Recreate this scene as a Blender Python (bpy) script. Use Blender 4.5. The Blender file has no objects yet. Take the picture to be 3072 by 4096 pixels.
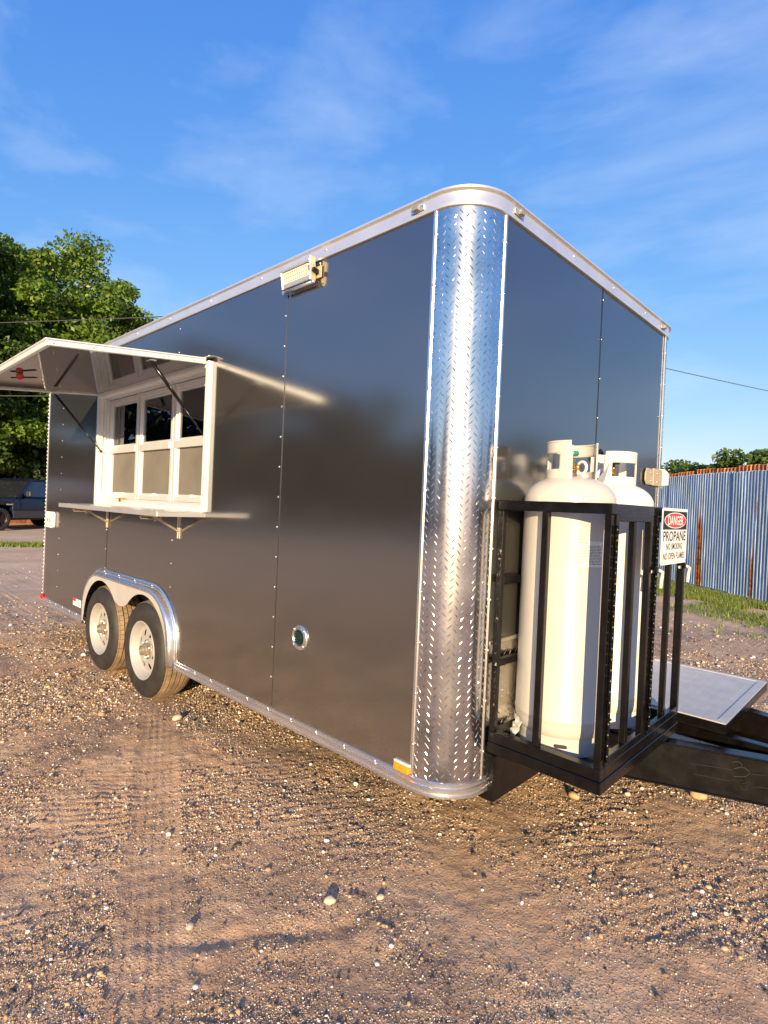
import bpy, bmesh, math, random
import numpy as np
from mathutils import Vector, Matrix
R = math.radians
rnd = random.Random(7)
nrg = np.random.default_rng(11)
S = bpy.context.scene
COL = S.collection

# ------------------------------------------------------------------ camera, sky, sun
SUN = Vector((.632, -.764, .215)).normalized()          # towards the sun
cam_d = bpy.data.cameras.new('camera')
cam = bpy.data.objects.new('camera', cam_d); COL.objects.link(cam)
CAM = Vector((1.24105, -1.72755, 1.44466))
right = Vector((.72021, .69242, .04300)); up = Vector((-.03857, -.02192, .99902)); fwd = Vector((-.69268, .72116, -.01092))
mw = Matrix.Identity(4)
for i in range(3):
    mw[i][0] = right[i]; mw[i][1] = up[i]; mw[i][2] = -fwd[i]; mw[i][3] = CAM[i]
cam.matrix_world = mw
cam_d.sensor_fit = 'VERTICAL'; cam_d.sensor_height = 36; cam_d.sensor_width = 27
cam_d.lens = 19.56; cam_d.clip_start = .02; cam_d.clip_end = 3000
S.camera = cam

W = bpy.data.worlds.new('World'); S.world = W; W.use_nodes = True
nt = W.node_tree; nt.nodes.clear()
def N(t, typ, **kw):
    n = t.nodes.new(typ)
    for k, v in kw.items():
        if k in n.inputs: n.inputs[k].default_value = v
        else: setattr(n, k, v)
    return n
wo = N(nt, 'ShaderNodeOutputWorld'); bg = N(nt, 'ShaderNodeBackground'); bg.inputs['Strength'].default_value = .15
sky = N(nt, 'ShaderNodeTexSky'); sky.sky_type = 'NISHITA'; sky.sun_disc = False
sky.sun_elevation = math.asin(SUN.z); sky.sun_rotation = math.atan2(SUN.x, SUN.y)
sky.altitude = 100; sky.air_density = 1.25; sky.dust_density = .35; sky.ozone_density = 2.2
# per-channel response of the phone camera: deeper blue overhead, pale blue at the horizon
sep = N(nt, 'ShaderNodeSeparateColor'); nt.links.new(sky.outputs[0], sep.inputs[0]); hsv = N(nt, 'ShaderNodeCombineColor')
for i_, (pw, gn, cap) in enumerate(((1.15, .205, 2.6), (.78, .387, 2.2), (.30, 1.13, 2.6))):
    q1 = N(nt, 'ShaderNodeMath', operation='POWER'); nt.links.new(sep.outputs[i_], q1.inputs[0]); q1.inputs[1].default_value = pw
    q2 = N(nt, 'ShaderNodeMath', operation='MULTIPLY'); nt.links.new(q1.outputs[0], q2.inputs[0]); q2.inputs[1].default_value = gn
    q3 = N(nt, 'ShaderNodeMath', operation='MINIMUM'); nt.links.new(q2.outputs[0], q3.inputs[0]); q3.inputs[1].default_value = cap
    nt.links.new(q3.outputs[0], hsv.inputs[i_])
tc = N(nt, 'ShaderNodeTexCoord')
mp = N(nt, 'ShaderNodeMapping'); mp.inputs['Rotation'].default_value = (R(12), R(34), R(-30)); mp.inputs['Location'].default_value = (3, 1, 0); mp.inputs['Scale'].default_value = (1.1, 2.2, 5.2)
nt.links.new(tc.outputs['Generated'], mp.inputs['Vector'])
cn = N(nt, 'ShaderNodeTexNoise', Scale=1.7, Detail=7.0, Roughness=.56, Distortion=.35)
nt.links.new(mp.outputs[0], cn.inputs['Vector'])
cr = N(nt, 'ShaderNodeValToRGB'); cr.color_ramp.elements[0].position = .48; cr.color_ramp.elements[1].position = .80
cr.color_ramp.elements[1].color = (.34, .34, .34, 1)
nt.links.new(cn.outputs['Fac'], cr.inputs['Fac'])
cmix = N(nt, 'ShaderNodeMixRGB', blend_type='MIX'); cmix.inputs[2].default_value = (1.5, 1.72, 2.05, 1)
nt.links.new(cr.outputs[0], cmix.inputs[0]); nt.links.new(hsv.outputs[0], cmix.inputs[1])
nt.links.new(cmix.outputs[0], bg.inputs['Color']); nt.links.new(bg.outputs[0], wo.inputs['Surface'])

sl = bpy.data.lights.new('sun', 'SUN'); sl.energy = 2.45; sl.angle = R(.53); sl.color = (1.0, .75, .43)
so = bpy.data.objects.new('sun', sl); COL.objects.link(so)
so.rotation_euler = (-SUN).to_track_quat('-Z', 'Y').to_euler(); so.location = (20, -24, 10)

S.view_settings.view_transform = 'Standard'; S.view_settings.look = 'None'
S.view_settings.gamma = 1.0; S.view_settings.exposure = 1.9
S.view_settings.use_curve_mapping = False
S.render.engine = 'CYCLES'
try:
    S.cycles.use_denoising = True; S.cycles.denoiser = 'OPENIMAGEDENOISE'
except Exception: pass
S.cycles.max_bounces = 8; S.cycles.transparent_max_bounces = 12; S.cycles.sample_clamp_indirect = 6

# ------------------------------------------------------------------ helpers
class MB:
    def __init__(s): s.v = []; s.f = []; s.m = []; s.mi = 0
    def add(s, vs, fs):
        o = len(s.v); s.v += [tuple(p) for p in vs]
        for f in fs: s.f.append(tuple(i + o for i in f)); s.m.append(s.mi)
    def box(s, x0, x1, y0, y1, z0, z1):
        s.add([(x0,y0,z0),(x1,y0,z0),(x1,y1,z0),(x0,y1,z0),(x0,y0,z1),(x1,y0,z1),(x1,y1,z1),(x0,y1,z1)],
              [(0,3,2,1),(4,5,6,7),(0,1,5,4),(1,2,6,5),(2,3,7,6),(3,0,4,7)]); return s
    def bar(s, a, b, w, h, upv=(0,0,1)):
        a = Vector(a); b = Vector(b); d = (b-a).normalized(); u = Vector(upv)
        if abs(d.dot(u)) > .95: u = Vector((1,0,0)) if abs(d.x) < .9 else Vector((0,1,0))
        r = d.cross(u).normalized(); u = r.cross(d)
        vs = []
        for p in (a, b):
            for sx, sz in ((-1,-1),(1,-1),(1,1),(-1,1)): vs.append(p + r*sx*w/2 + u*sz*h/2)
        s.add(vs, [(0,1,2,3),(7,6,5,4),(0,4,5,1),(1,5,6,2),(2,6,7,3),(3,7,4,0)]); return s
    def tube(s, pts, rad, n=8, cap=True):
        pts = [Vector(p) for p in pts]; k = len(pts)
        rads = rad if isinstance(rad, (list, tuple)) else [rad]*k
        vs = []; pu = None
        for i, p in enumerate(pts):
            d = (pts[min(i+1, k-1)] - pts[max(i-1, 0)]).normalized()
            u = pu if pu is not None else (Vector((0,0,1)) if abs(d.z) < .9 else Vector((1,0,0)))
            r = d.cross(u).normalized(); u = r.cross(d).normalized(); pu = u
            for j in range(n):
                t = 2*math.pi*j/n; vs.append(p + (r*math.cos(t) + u*math.sin(t))*rads[i])
        fs = [(i*n+j, i*n+(j+1) % n, (i+1)*n+(j+1) % n, (i+1)*n+j) for i in range(k-1) for j in range(n)]
        if cap: fs += [tuple(range(n-1, -1, -1)), tuple((k-1)*n+j for j in range(n))]
        s.add(vs, fs); return s
    def lathe(s, prof, n=32, origin=(0,0,0), axis='Z', a0=0, a1=2*math.pi, caps=False):
        o = Vector(origin); full = abs(a1-a0-2*math.pi) < 1e-6; m = n if full else n+1
        vs = []
        for r, h in prof:
            for j in range(m):
                t = a0 + (a1-a0)*j/n; c, q = r*math.cos(t), r*math.sin(t)
                vs.append(o + (Vector((c,q,h)) if axis == 'Z' else Vector((c,h,q)) if axis == 'Y' else Vector((h,c,q))))
        fs = []
        for i in range(len(prof)-1):
            for j in range(n):
                a, b = i*m+j, i*m+(j+1) % m
                fs.append((a, b, b+m, a+m))
        s.add(vs, fs)
        if caps:
            for i in (0, len(prof)-1):
                if prof[i][0] > 1e-6: s.f.append(tuple(len(s.v)-len(vs)+i*m+j for j in range(m))); s.m.append(s.mi)
        return s
    def sphere(s, c, r, n=10, k=6, sc=(1,1,1)):
        c = Vector(c); vs = []; fs = []
        for i in range(k+1):
            p = math.pi*i/k
            for j in range(n):
                t = 2*math.pi*j/n
                vs.append(c + Vector((r*sc[0]*math.sin(p)*math.cos(t), r*sc[1]*math.sin(p)*math.sin(t), r*sc[2]*math.cos(p))))
        for i in range(k):
            for j in range(n): fs.append((i*n+j, (i+1)*n+j, (i+1)*n+(j+1) % n, i*n+(j+1) % n))
        s.add(vs, fs); return s
    def prism(s, poly, axis, t0, t1):
        """extrude a closed 2D polygon along axis: 'Y' takes (x,z), 'X' takes (y,z), 'Z' takes (x,y)"""
        def P(p, t): return (p[0],t,p[1]) if axis == 'Y' else (t,p[0],p[1]) if axis == 'X' else (p[0],p[1],t)
        n = len(poly)
        s.add([P(p,t0) for p in poly] + [P(p,t1) for p in poly],
              [tuple(range(n)), tuple(range(2*n-1, n-1, -1))] + [(i, (i+1) % n, n+(i+1) % n, n+i) for i in range(n)]); return s
    def build(s, name, mat, parent=None, smooth=False, bevel=0, fix=True, seg=1, solid=0, auto=None):
        me = bpy.data.meshes.new(name); me.from_pydata([tuple(v) for v in s.v], [], s.f)
        mats = mat if isinstance(mat, list) else [mat]
        for m in mats: me.materials.append(m)
        if len(mats) > 1: me.polygons.foreach_set('material_index', s.m)
        if fix:
            bm = bmesh.new(); bm.from_mesh(me); bmesh.ops.recalc_face_normals(bm, faces=bm.faces)
            bm.to_mesh(me); bm.free()
        if smooth: me.polygons.foreach_set('use_smooth', [True]*len(me.polygons))
        if auto is not None:
            bm = bmesh.new(); bm.from_mesh(me)
            bmesh.ops.remove_doubles(bm, verts=bm.verts, dist=1e-5)
            for e in bm.edges:
                if len(e.link_faces) == 2 and e.calc_face_angle() > R(auto): e.smooth = False
            for f in bm.faces: f.smooth = True
            bm.to_mesh(me); bm.free()
        me.update()
        o = bpy.data.objects.new(name, me); COL.objects.link(o)
        if parent: o.parent = parent
        if solid: md = o.modifiers.new('solid', 'SOLIDIFY'); md.thickness = solid; md.offset = 0
        if bevel:
            md = o.modifiers.new('bevel', 'BEVEL'); md.width = bevel; md.segments = seg; md.limit_method = 'ANGLE'; md.angle_limit = R(40)
        return o

def raw_mesh(name, verts, faces, mat, parent=None, smooth=False):
    """numpy arrays, all faces of the same size"""
    verts = np.asarray(verts, np.float32); faces = np.asarray(faces, np.int32); k = faces.shape[1]
    me = bpy.data.meshes.new(name); me.vertices.add(len(verts)); me.vertices.foreach_set('co', verts.ravel())
    me.loops.add(faces.size); me.loops.foreach_set('vertex_index', faces.ravel())
    me.polygons.add(len(faces)); me.polygons.foreach_set('loop_start', np.arange(0, faces.size, k, dtype=np.int32))
    try: me.polygons.foreach_set('loop_total', np.full(len(faces), k, np.int32))
    except Exception: pass
    if smooth: me.polygons.foreach_set('use_smooth', np.ones(len(faces), bool))
    me.update(calc_edges=True); me.validate()
    me.materials.append(mat)
    o = bpy.data.objects.new(name, me); COL.objects.link(o)
    if parent: o.parent = parent
    return o

def thing(name, label, cat, loc=(0,0,0), rz=0, group=None):
    o = bpy.data.objects.new(name, None); COL.objects.link(o); o.location = loc; o.rotation_euler = (0,0,rz)
    o.empty_display_size = .2
    tag(o, label, cat, group); return o
def tag(o, label, cat, group=None):
    o['label'] = label; o['category'] = cat
    if group: o['group'] = group
    return o
def kids(o): return [c for c in bpy.data.objects if c.parent == o]
def copy_tree(o, parent=None):
    c = o.copy(); COL.objects.link(c); c.parent = parent
    for ch in kids(o): copy_tree(ch, c)
    return c

# ---- numpy value noise
_lat = nrg.random((256, 256))
def vnoise(x, y):
    xi = np.floor(x).astype(int); yi = np.floor(y).astype(int); fx = x-xi; fy = y-yi
    fx = fx*fx*(3-2*fx); fy = fy*fy*(3-2*fy)
    a = _lat[xi & 255, yi & 255]; b = _lat[(xi+1) & 255, yi & 255]; c = _lat[xi & 255, (yi+1) & 255]; d = _lat[(xi+1) & 255, (yi+1) & 255]
    return (a*(1-fx)+b*fx)*(1-fy) + (c*(1-fx)+d*fx)*fy - .5
def fbm(x, y, sc, octv=4, rough=.5):
    v = np.zeros_like(x); a = 1.
    for i in range(octv):
        v += a*vnoise(x*sc+17.3*i, y*sc-9.1*i); sc *= 2.03; a *= rough
    return v

# ------------------------------------------------------------------ materials
def mat(name, col, rough=.5, metal=0., ior=1.5, var=.0, vscale=8., bump=0., bscale=40., rvar=0., spec=.5, stretch=None, coat=0., col2=None, detail=5.):
    m = bpy.data.materials.new(name); m.use_nodes = True; t = m.node_tree; p = t.nodes['Principled BSDF']
    p.inputs['Base Color'].default_value = (*col, 1); p.inputs['Roughness'].default_value = rough
    p.inputs['Metallic'].default_value = metal; p.inputs['IOR'].default_value = ior
    p.inputs['Specular IOR Level'].default_value = spec
    if coat: p.inputs['Coat Weight'].default_value = coat; p.inputs['Coat Roughness'].default_value = .08
    tcn = N(t, 'ShaderNodeTexCoord'); vec = tcn.outputs['Object']
    if stretch:
        mpn = N(t, 'ShaderNodeMapping'); mpn.inputs['Scale'].default_value = stretch; t.links.new(vec, mpn.inputs[0]); vec = mpn.outputs[0]
    if var or rvar or col2:
        n = N(t, 'ShaderNodeTexNoise', Scale=vscale, Detail=detail, Roughness=.6); t.links.new(vec, n.inputs['Vector'])
    if var or col2:
        c2 = col2 or tuple(max(0, c*(1-var)) for c in col); c1 = col if col2 else tuple(min(1, c*(1+var)) for c in col)
        rp = N(t, 'ShaderNodeValToRGB'); rp.color_ramp.elements[0].position = .32; rp.color_ramp.elements[1].position = .68
        rp.color_ramp.elements[0].color = (*c2, 1); rp.color_ramp.elements[1].color = (*c1, 1)
        t.links.new(n.outputs['Fac'], rp.inputs['Fac']); t.links.new(rp.outputs[0], p.inputs['Base Color'])
    if rvar:
        mr = N(t, 'ShaderNodeMapRange'); mr.inputs['To Min'].default_value = max(0.02, rough-rvar); mr.inputs['To Max'].default_value = rough+rvar
        t.links.new(n.outputs['Fac'], mr.inputs['Value']); t.links.new(mr.outputs[0], p.inputs['Roughness'])
    if bump:
        bn = N(t, 'ShaderNodeTexNoise', Scale=bscale, Detail=3.0); t.links.new(vec, bn.inputs['Vector'])
        b = N(t, 'ShaderNodeBump', Strength=bump, Distance=.01); t.links.new(bn.outputs['Fac'], b.inputs['Height']); t.links.new(b.outputs[0], p.inputs['Normal'])
    return m

CHAR = mat('charcoal_sheet', (.025,.0235,.022), .14, 0, 3.0, var=.05, vscale=1.3, bump=.05, bscale=1.5, rvar=.025)
t = CHAR.node_tree; p = t.nodes['Principled BSDF']
src = p.inputs['Base Color'].links[0].from_socket; g_ = N(t, 'ShaderNodeNewGeometry'); sx_ = N(t, 'ShaderNodeSeparateXYZ'); t.links.new(g_.outputs['Position'], sx_.inputs[0])
mr_ = N(t, 'ShaderNodeMapRange'); mr_.interpolation_type = 'SMOOTHSTEP'; mr_.inputs['From Min'].default_value = 1.25; mr_.inputs['From Max'].default_value = .33; mr_.inputs['To Max'].default_value = .30; t.links.new(sx_.outputs[2], mr_.inputs['Value'])
dn = N(t, 'ShaderNodeTexNoise', Scale=5.0, Detail=8.0, Roughness=.7); tcd = N(t, 'ShaderNodeTexCoord'); t.links.new(tcd.outputs['Object'], dn.inputs['Vector'])
dm_ = N(t, 'ShaderNodeMath', operation='MULTIPLY'); t.links.new(mr_.outputs[0], dm_.inputs[0]); t.links.new(dn.outputs['Fac'], dm_.inputs[1])
mxd = N(t, 'ShaderNodeMixRGB'); mxd.inputs[2].default_value = (.22,.165,.115,1); t.links.new(dm_.outputs[0], mxd.inputs[0]); t.links.new(src, mxd.inputs[1]); t.links.new(mxd.outputs[0], p.inputs['Base Color'])
CHARF = mat('charcoal_front', (.022,.021,.020), .16, 0, 2.9, var=.05, vscale=1.3, bump=.05, bscale=1.5, rvar=.025)
GLOSSB = mat('awning_inner_sheet', (.05,.045,.045), .045, 0, 2.6, bump=.006, bscale=2.0)
ALU = mat('mill_aluminium', (.76,.76,.76), .30, .72, var=.06, vscale=6, rvar=.05, bump=.008, bscale=5)
ALUB = mat('bright_aluminium', (.86,.86,.87), .27, .95, var=.04, vscale=7, rvar=.05)
SKIRT = mat('fender_skirt_aluminium', (.66,.64,.61), .42, .5, var=.08, vscale=9)
DECK = mat('deck_plate_metal', (.58,.56,.53), .50, .2, var=.08, vscale=9, rvar=.08)
PLATE = mat('diamond_plate', (.76,.74,.72), .18, 1, var=.14, vscale=5, rvar=.10, bump=.008, bscale=6)
FRAMEW = mat('window_aluminium', (.86,.87,.88), .34, .35, var=.03, vscale=10)
SASH = mat('sash_aluminium', (.80,.81,.82), .30, .5, var=.04, vscale=12)
RIVET = mat('rivet_metal', (.85,.85,.85), .3, 1)
BLK = mat('black_enamel', (.0045,.004,.004), .24, 0, 1.45, var=.5, vscale=14, rvar=.10, bump=.05, bscale=60)
DARK = mat('dark_interior', (.03,.028,.026), .8)
CREAM = mat('cream_cylinder_paint', (.50,.48,.44), .30, 0, 1.5, var=.03, vscale=5, rvar=.08, bump=.02, bscale=18)
WHITEC = mat('white_cylinder_paint', (.64,.62,.58), .30, 0, 1.5, var=.02, vscale=5, rvar=.08, bump=.02, bscale=18)
WHITEP = mat('white_plastic', (.74,.74,.71), .35)
TYRE = mat('tyre_rubber', (.026,.023,.021), .62, var=.35, vscale=9, bump=.06, bscale=90)
TREAD = mat('dusty_tread', (.26,.18,.11), .9, var=.3, vscale=14, bump=.2, bscale=70)
GROOVE = mat('tread_groove', (.02,.017,.014), .95)
RIM = mat('wheel_silver', (.36,.35,.34), .50, .1, var=.05, vscale=20)
RED = mat('red_lens', (.62,.02,.015), .12, 0, 1.6)
AMBER = mat('amber_reflector', (.80,.27,.012), .18, 0, 1.6, var=.2, vscale=120)
REDP = mat('red_print', (.72,.03,.03), .4)
BLKP = mat('black_print', (.012,.012,.012), .45)
WHITEPR = mat('white_print', (.80,.80,.80), .4, var=.02)
TANPL = mat('beige_bracket', (.50,.42,.28), .42, .3, var=.08, vscale=15)
BRASS = mat('brass', (.62,.36,.12), .3, .9)
GREENK = mat('green_knob', (.02,.22,.11), .35)
BRACKET = mat('bracket_steel', (.60,.52,.40), .34, .75, var=.1, vscale=18)
LEDW = mat('led_board', (.72,.68,.58), .35, var=.05, vscale=60)
GREENL = mat('smoked_green_lens', (.004,.022,.016), .08, 0, 1.7, var=.6, vscale=60)
SCREEN = mat('insect_screen', (.145,.13,.115), .75, var=.12, vscale=5)
WIREM = mat('cable_black', (.05,.05,.05), .6)
PLASTICW = mat('clear_wrap', (.75,.73,.68), .22)

GLASS = bpy.data.materials.new('window_glass'); GLASS.use_nodes = True
t = GLASS.node_tree; t.nodes.clear()
o_ = N(t, 'ShaderNodeOutputMaterial'); mx = N(t, 'ShaderNodeMixShader'); tr = N(t, 'ShaderNodeBsdfTransparent'); gl = N(t, 'ShaderNodeBsdfGlossy', Roughness=.01)
tr.inputs[0].default_value = (.62,.66,.64,1); gl.inputs[0].default_value = (.95,.97,1,1)
fr = N(t, 'ShaderNodeFresnel', IOR=1.75)
t.links.new(fr.outputs[0], mx.inputs[0]); t.links.new(tr.outputs[0], mx.inputs[1]); t.links.new(gl.outputs[0], mx.inputs[2]); t.links.new(mx.outputs[0], o_.inputs[0])

def foliage_mat(name, dark, light, trans=.35):
    m = bpy.data.materials.new(name); m.use_nodes = True; t = m.node_tree; t.nodes.clear()
    o = N(t, 'ShaderNodeOutputMaterial'); d = N(t, 'ShaderNodeBsdfPrincipled', Roughness=.45); tl = N(t, 'ShaderNodeBsdfTranslucent'); mx = N(t, 'ShaderNodeMixShader'); mx.inputs[0].default_value = trans
    g = N(t, 'ShaderNodeNewGeometry'); rp = N(t, 'ShaderNodeValToRGB')
    rp.color_ramp.elements[0].color = (*dark,1); rp.color_ramp.elements[1].color = (*light,1)
    n = N(t, 'ShaderNodeTexNoise', Scale=.55, Detail=3.0); tcn = N(t, 'ShaderNodeTexCoord'); t.links.new(tcn.outputs['Object'], n.inputs['Vector'])
    ad = N(t, 'ShaderNodeMath', operation='MULTIPLY_ADD'); ad.inputs[1].default_value = .5
    mm = N(t, 'ShaderNodeMath', operation='MULTIPLY'); mm.inputs[1].default_value = .52
    t.links.new(n.outputs['Fac'], mm.inputs[0]); t.links.new(g.outputs['Random Per Island'], ad.inputs[0]); t.links.new(mm.outputs[0], ad.inputs[2])
    t.links.new(ad.outputs[0], rp.inputs['Fac'])
    t.links.new(rp.outputs[0], d.inputs['Base Color']); t.links.new(rp.outputs[0], tl.inputs[0])
    t.links.new(d.outputs[0], mx.inputs[1]); t.links.new(tl.outputs[0], mx.inputs[2]); t.links.new(mx.outputs[0], o.inputs[0]); return m
LEAF = foliage_mat('pecan_leaves', (.024,.072,.009), (.24,.37,.042))
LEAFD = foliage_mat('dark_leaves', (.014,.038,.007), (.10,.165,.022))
LEAFH = foliage_mat('hedge_leaves', (.025,.065,.012), (.15,.23,.035))
GRASSM = foliage_mat('grass_blades', (.07,.13,.02), (.30,.35,.07), .3)
BARK = mat('bark', (.10,.075,.055), .9, var=.35, vscale=9, bump=.5, bscale=25)

# pebbles: colour per pebble
PEB = bpy.data.materials.new('pebbles'); PEB.use_nodes = True; t = PEB.node_tree; p = t.nodes['Principled BSDF']; p.inputs['Roughness'].default_value = .75
g = N(t, 'ShaderNodeNewGeometry'); rp = N(t, 'ShaderNodeValToRGB'); rp.color_ramp.interpolation = 'CONSTANT'
cols = [(0,(.045,.040,.040)),(.15,(.11,.085,.07)),(.29,(.27,.17,.105)),(.45,(.42,.275,.16)),(.60,(.52,.38,.25)),(.73,(.58,.41,.22)),(.83,(.68,.60,.50)),(.91,(.80,.77,.72))]
el = rp.color_ramp.elements
el[0].position = 0; el[0].color = (*cols[0][1],1); el[1].position = cols[1][0]; el[1].color = (*cols[1][1],1)
for q, c in cols[2:]:
    e = el.new(q); e.color = (*c,1)
t.links.new(g.outputs['Random Per Island'], rp.inputs['Fac']); t.links.new(rp.outputs[0], p.inputs['Base Color'])

# ground
GRD = bpy.data.materials.new('gravel_ground'); GRD.use_nodes = True; t = GRD.node_tree; p = t.nodes['Principled BSDF']; p.inputs['Roughness'].default_value = .88
p.inputs['Specular IOR Level'].default_value = .25
tcn = N(t, 'ShaderNodeTexCoord'); V = tcn.outputs['Object']
def noise(sc, det=6., ro=.6, vec=None, dist=0.):
    n = N(t, 'ShaderNodeTexNoise', Scale=sc, Detail=det, Roughness=ro, Distortion=dist); t.links.new(vec or V, n.inputs['Vector']); return n.outputs['Fac']
def ramp(src, stops):
    r_ = N(t, 'ShaderNodeValToRGB'); e = r_.color_ramp.elements
    e[0].position = stops[0][0]; e[0].color = (*stops[0][1],1); e[1].position = stops[1][0]; e[1].color = (*stops[1][1],1)
    for q, c in stops[2:]:
        k = e.new(q); k.color = (*c,1)
    t.links.new(src, r_.inputs['Fac']); return r_.outputs[0]
def mixc(f, a, b, mode='MIX'):
    m_ = N(t, 'ShaderNodeMixRGB', blend_type=mode)
    for i, x in enumerate((f, a, b)):
        if hasattr(x, 'links'): t.links.new(x, m_.inputs[i])
        else: m_.inputs[i].default_value = x if i == 0 else (*x,1)
    return m_.outputs[0]
dirt = ramp(noise(2.6, 8, .62), [(.30,(.42,.265,.155)),(.55,(.60,.395,.240)),(.75,(.69,.50,.325))])
mill = ramp(noise(30, 4, .7), [(.35,(.11,.088,.076)),(.65,(.38,.275,.205))])
patch = ramp(noise(1.05, 7, .66, dist=.6), [(.47,(0,0,0)),(.60,(.75,.75,.75))])
base = mixc(patch, dirt, mill)
vo = N(t, 'ShaderNodeTexVoronoi', Scale=88.0); t.links.new(V, vo.inputs['Vector'])
vcol = N(t, 'ShaderNodeSeparateColor'); t.links.new(vo.outputs['Color'], vcol.inputs[0])
stone = ramp(vcol.outputs[0], [(.0,(.12,.095,.08)),(.30,(.34,.235,.165)),(.58,(.56,.42,.30)),(.80,(.78,.71,.62))])
dm = ramp(vo.outputs['Distance'], [(.25,(.8,.8,.8)),(.42,(0,0,0))])
den = ramp(noise(5.0, 4, .6), [(.40,(.12,.12,.12)),(.62,(.85,.85,.85))])
sm = mixc(1.0, dm, den, 'MULTIPLY')
base = mixc(sm, base, stone)
vo2 = N(t, 'ShaderNodeTexVoronoi', Scale=17.0); t.links.new(V, vo2.inputs['Vector'])
vc2 = N(t, 'ShaderNodeSeparateColor'); t.links.new(vo2.outputs['Color'], vc2.inputs[0])
pk = ramp(vc2.outputs[1], [(.86,(0,0,0)),(.90,(1,1,1))]); dm2 = ramp(vo2.outputs['Distance'], [(.10,(.9,.9,.9)),(.19,(0,0,0))])
base = mixc(mixc(1.0, pk, dm2, 'MULTIPLY'), base, (.50,.42,.32))
ln = N(t, 'ShaderNodeVectorMath', operation='LENGTH'); t.links.new(V, ln.inputs[0])
fd = N(t, 'ShaderNodeMapRange'); fd.interpolation_type = 'SMOOTHSTEP'; fd.inputs['From Min'].default_value = 4.5; fd.inputs['From Max'].default_value = 10.0; t.links.new(ln.outputs['Value'], fd.inputs['Value'])
dry = ramp(noise(.55, 7, .65), [(.30,(.58,.40,.24)),(.52,(.74,.53,.34)),(.70,(.82,.63,.43))])
base = mixc(fd.outputs[0], base, mixc(.42, dry, base))
t.links.new(base, p.inputs['Base Color'])
b1 = N(t, 'ShaderNodeBump', Strength=.55, Distance=.012); t.links.new(sm, b1.inputs['Height'])
b2 = N(t, 'ShaderNodeBump', Strength=.6, Distance=.012); t.links.new(noise(45, 5, .7), b2.inputs['Height']); t.links.new(b1.outputs[0], b2.inputs['Normal'])
bs = N(t, 'ShaderNodeMapRange'); bs.inputs['From Min'].default_value = 4.0; bs.inputs['From Max'].default_value = 14.0; bs.inputs['To Min'].default_value = .6; bs.inputs['To Max'].default_value = .08; t.links.new(ln.outputs['Value'], bs.inputs['Value'])
t.links.new(bs.outputs[0], b2.inputs['Strength']); t.links.new(bs.outputs[0], b1.inputs['Strength'])
t.links.new(b2.outputs[0], p.inputs['Normal'])

# ------------------------------------------------------------------ ground sheet
def seg_dist(x, y, a, b):
    ax, ay = a; bx, by = b; dx, dy = bx-ax, by-ay; L = math.hypot(dx, dy)
    u = ((x-ax)*dx + (y-ay)*dy)/(L*L); uc = np.clip(u, 0, 1)
    side = ((x-ax)*dy - (y-ay)*dx)/L
    return np.hypot(x-ax-uc*dx, y-ay-uc*dy), side, u
def ground_h(x, y):
    near = 1/(1+np.exp((np.hypot(x+.5, y)-11)/2.0))
    h = fbm(x, y, .9, 3)*.014 + fbm(x, y, 5., 3)*.006 + fbm(x, y, 21., 3, .6)*.0055
    # diagonal ripples pressed into the soft dirt
    wv = np.sin((x*.86-y*.5)*135 + 13*fbm(x, y, 1.9, 3))*np.clip(fbm(x, y, 1.3, 2)*2.2+.35, 0, 1)
    h = h + .0022*wv
    # tyre track running from the wheels towards the camera
    d, s_, u = seg_dist(x, y, (-2.72, .10), (-.30, -1.02))
    m = np.clip(1-np.abs(s_)/.10, 0, 1)**.35*((u > -.1) & (u < 1.35))
    tr_ = -.003 + .0023*np.sin(s_*170)*(.45+1.1*np.clip(fbm(x, y, 2.2, 2)+.5, 0, 1)) + .0012*np.sin(u*190)
    h = h*(1-.75*m) + tr_*m*1.0
    h = h + .003*np.exp(-((np.abs(s_)-.115)/.025)**2)*((u > -.1) & (u < 1.35))
    # scuffed furrow
    d, s_, u = seg_dist(x, y, (-.47, -.90), (-.12, -.40))
    h = h - .009*np.exp(-(d/.028)**2)*(.6+.8*vnoise(u*9, u*0+3)) + .003*np.exp(-((d-.075)/.03)**2)*(s_ > 0)
    # keep it level beneath the tyres
    for wx in (-2.68, -3.52):
        fl = np.exp(-((x-wx)**2/.05 + (y-.07)**2/.05)); h = h*(1-fl)
    return h*near
def graded(a, b, st, lo, hi, g=1.07):
    c = list(np.arange(a, b, st)); s_ = st; q = b
    while q < hi: c.append(q); s_ *= g; q += s_
    c.append(hi); s_ = st; q = a-st; l = []
    while q > lo: l.append(q); s_ *= g; q -= s_
    l.append(lo); return np.array(l[::-1]+c)
gx = graded(-2.6, 1.3, .0125, -900, 900); gy = graded(-1.5, 1.3, .0125, -900, 900)
X, Y = np.meshgrid(gx, gy, indexing='ij'); Z = ground_h(X, Y)
ii = np.arange(len(gx)*len(gy)).reshape(len(gx), len(gy))
F = np.stack([ii[:-1,:-1].ravel(), ii[1:,:-1].ravel(), ii[1:,1:].ravel(), ii[:-1,1:].ravel()], 1)
ground = raw_mesh('ground', np.stack([X.ravel(), Y.ravel(), Z.ravel()], 1), F, GRD, smooth=True); ground['kind'] = 'structure'

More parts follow.
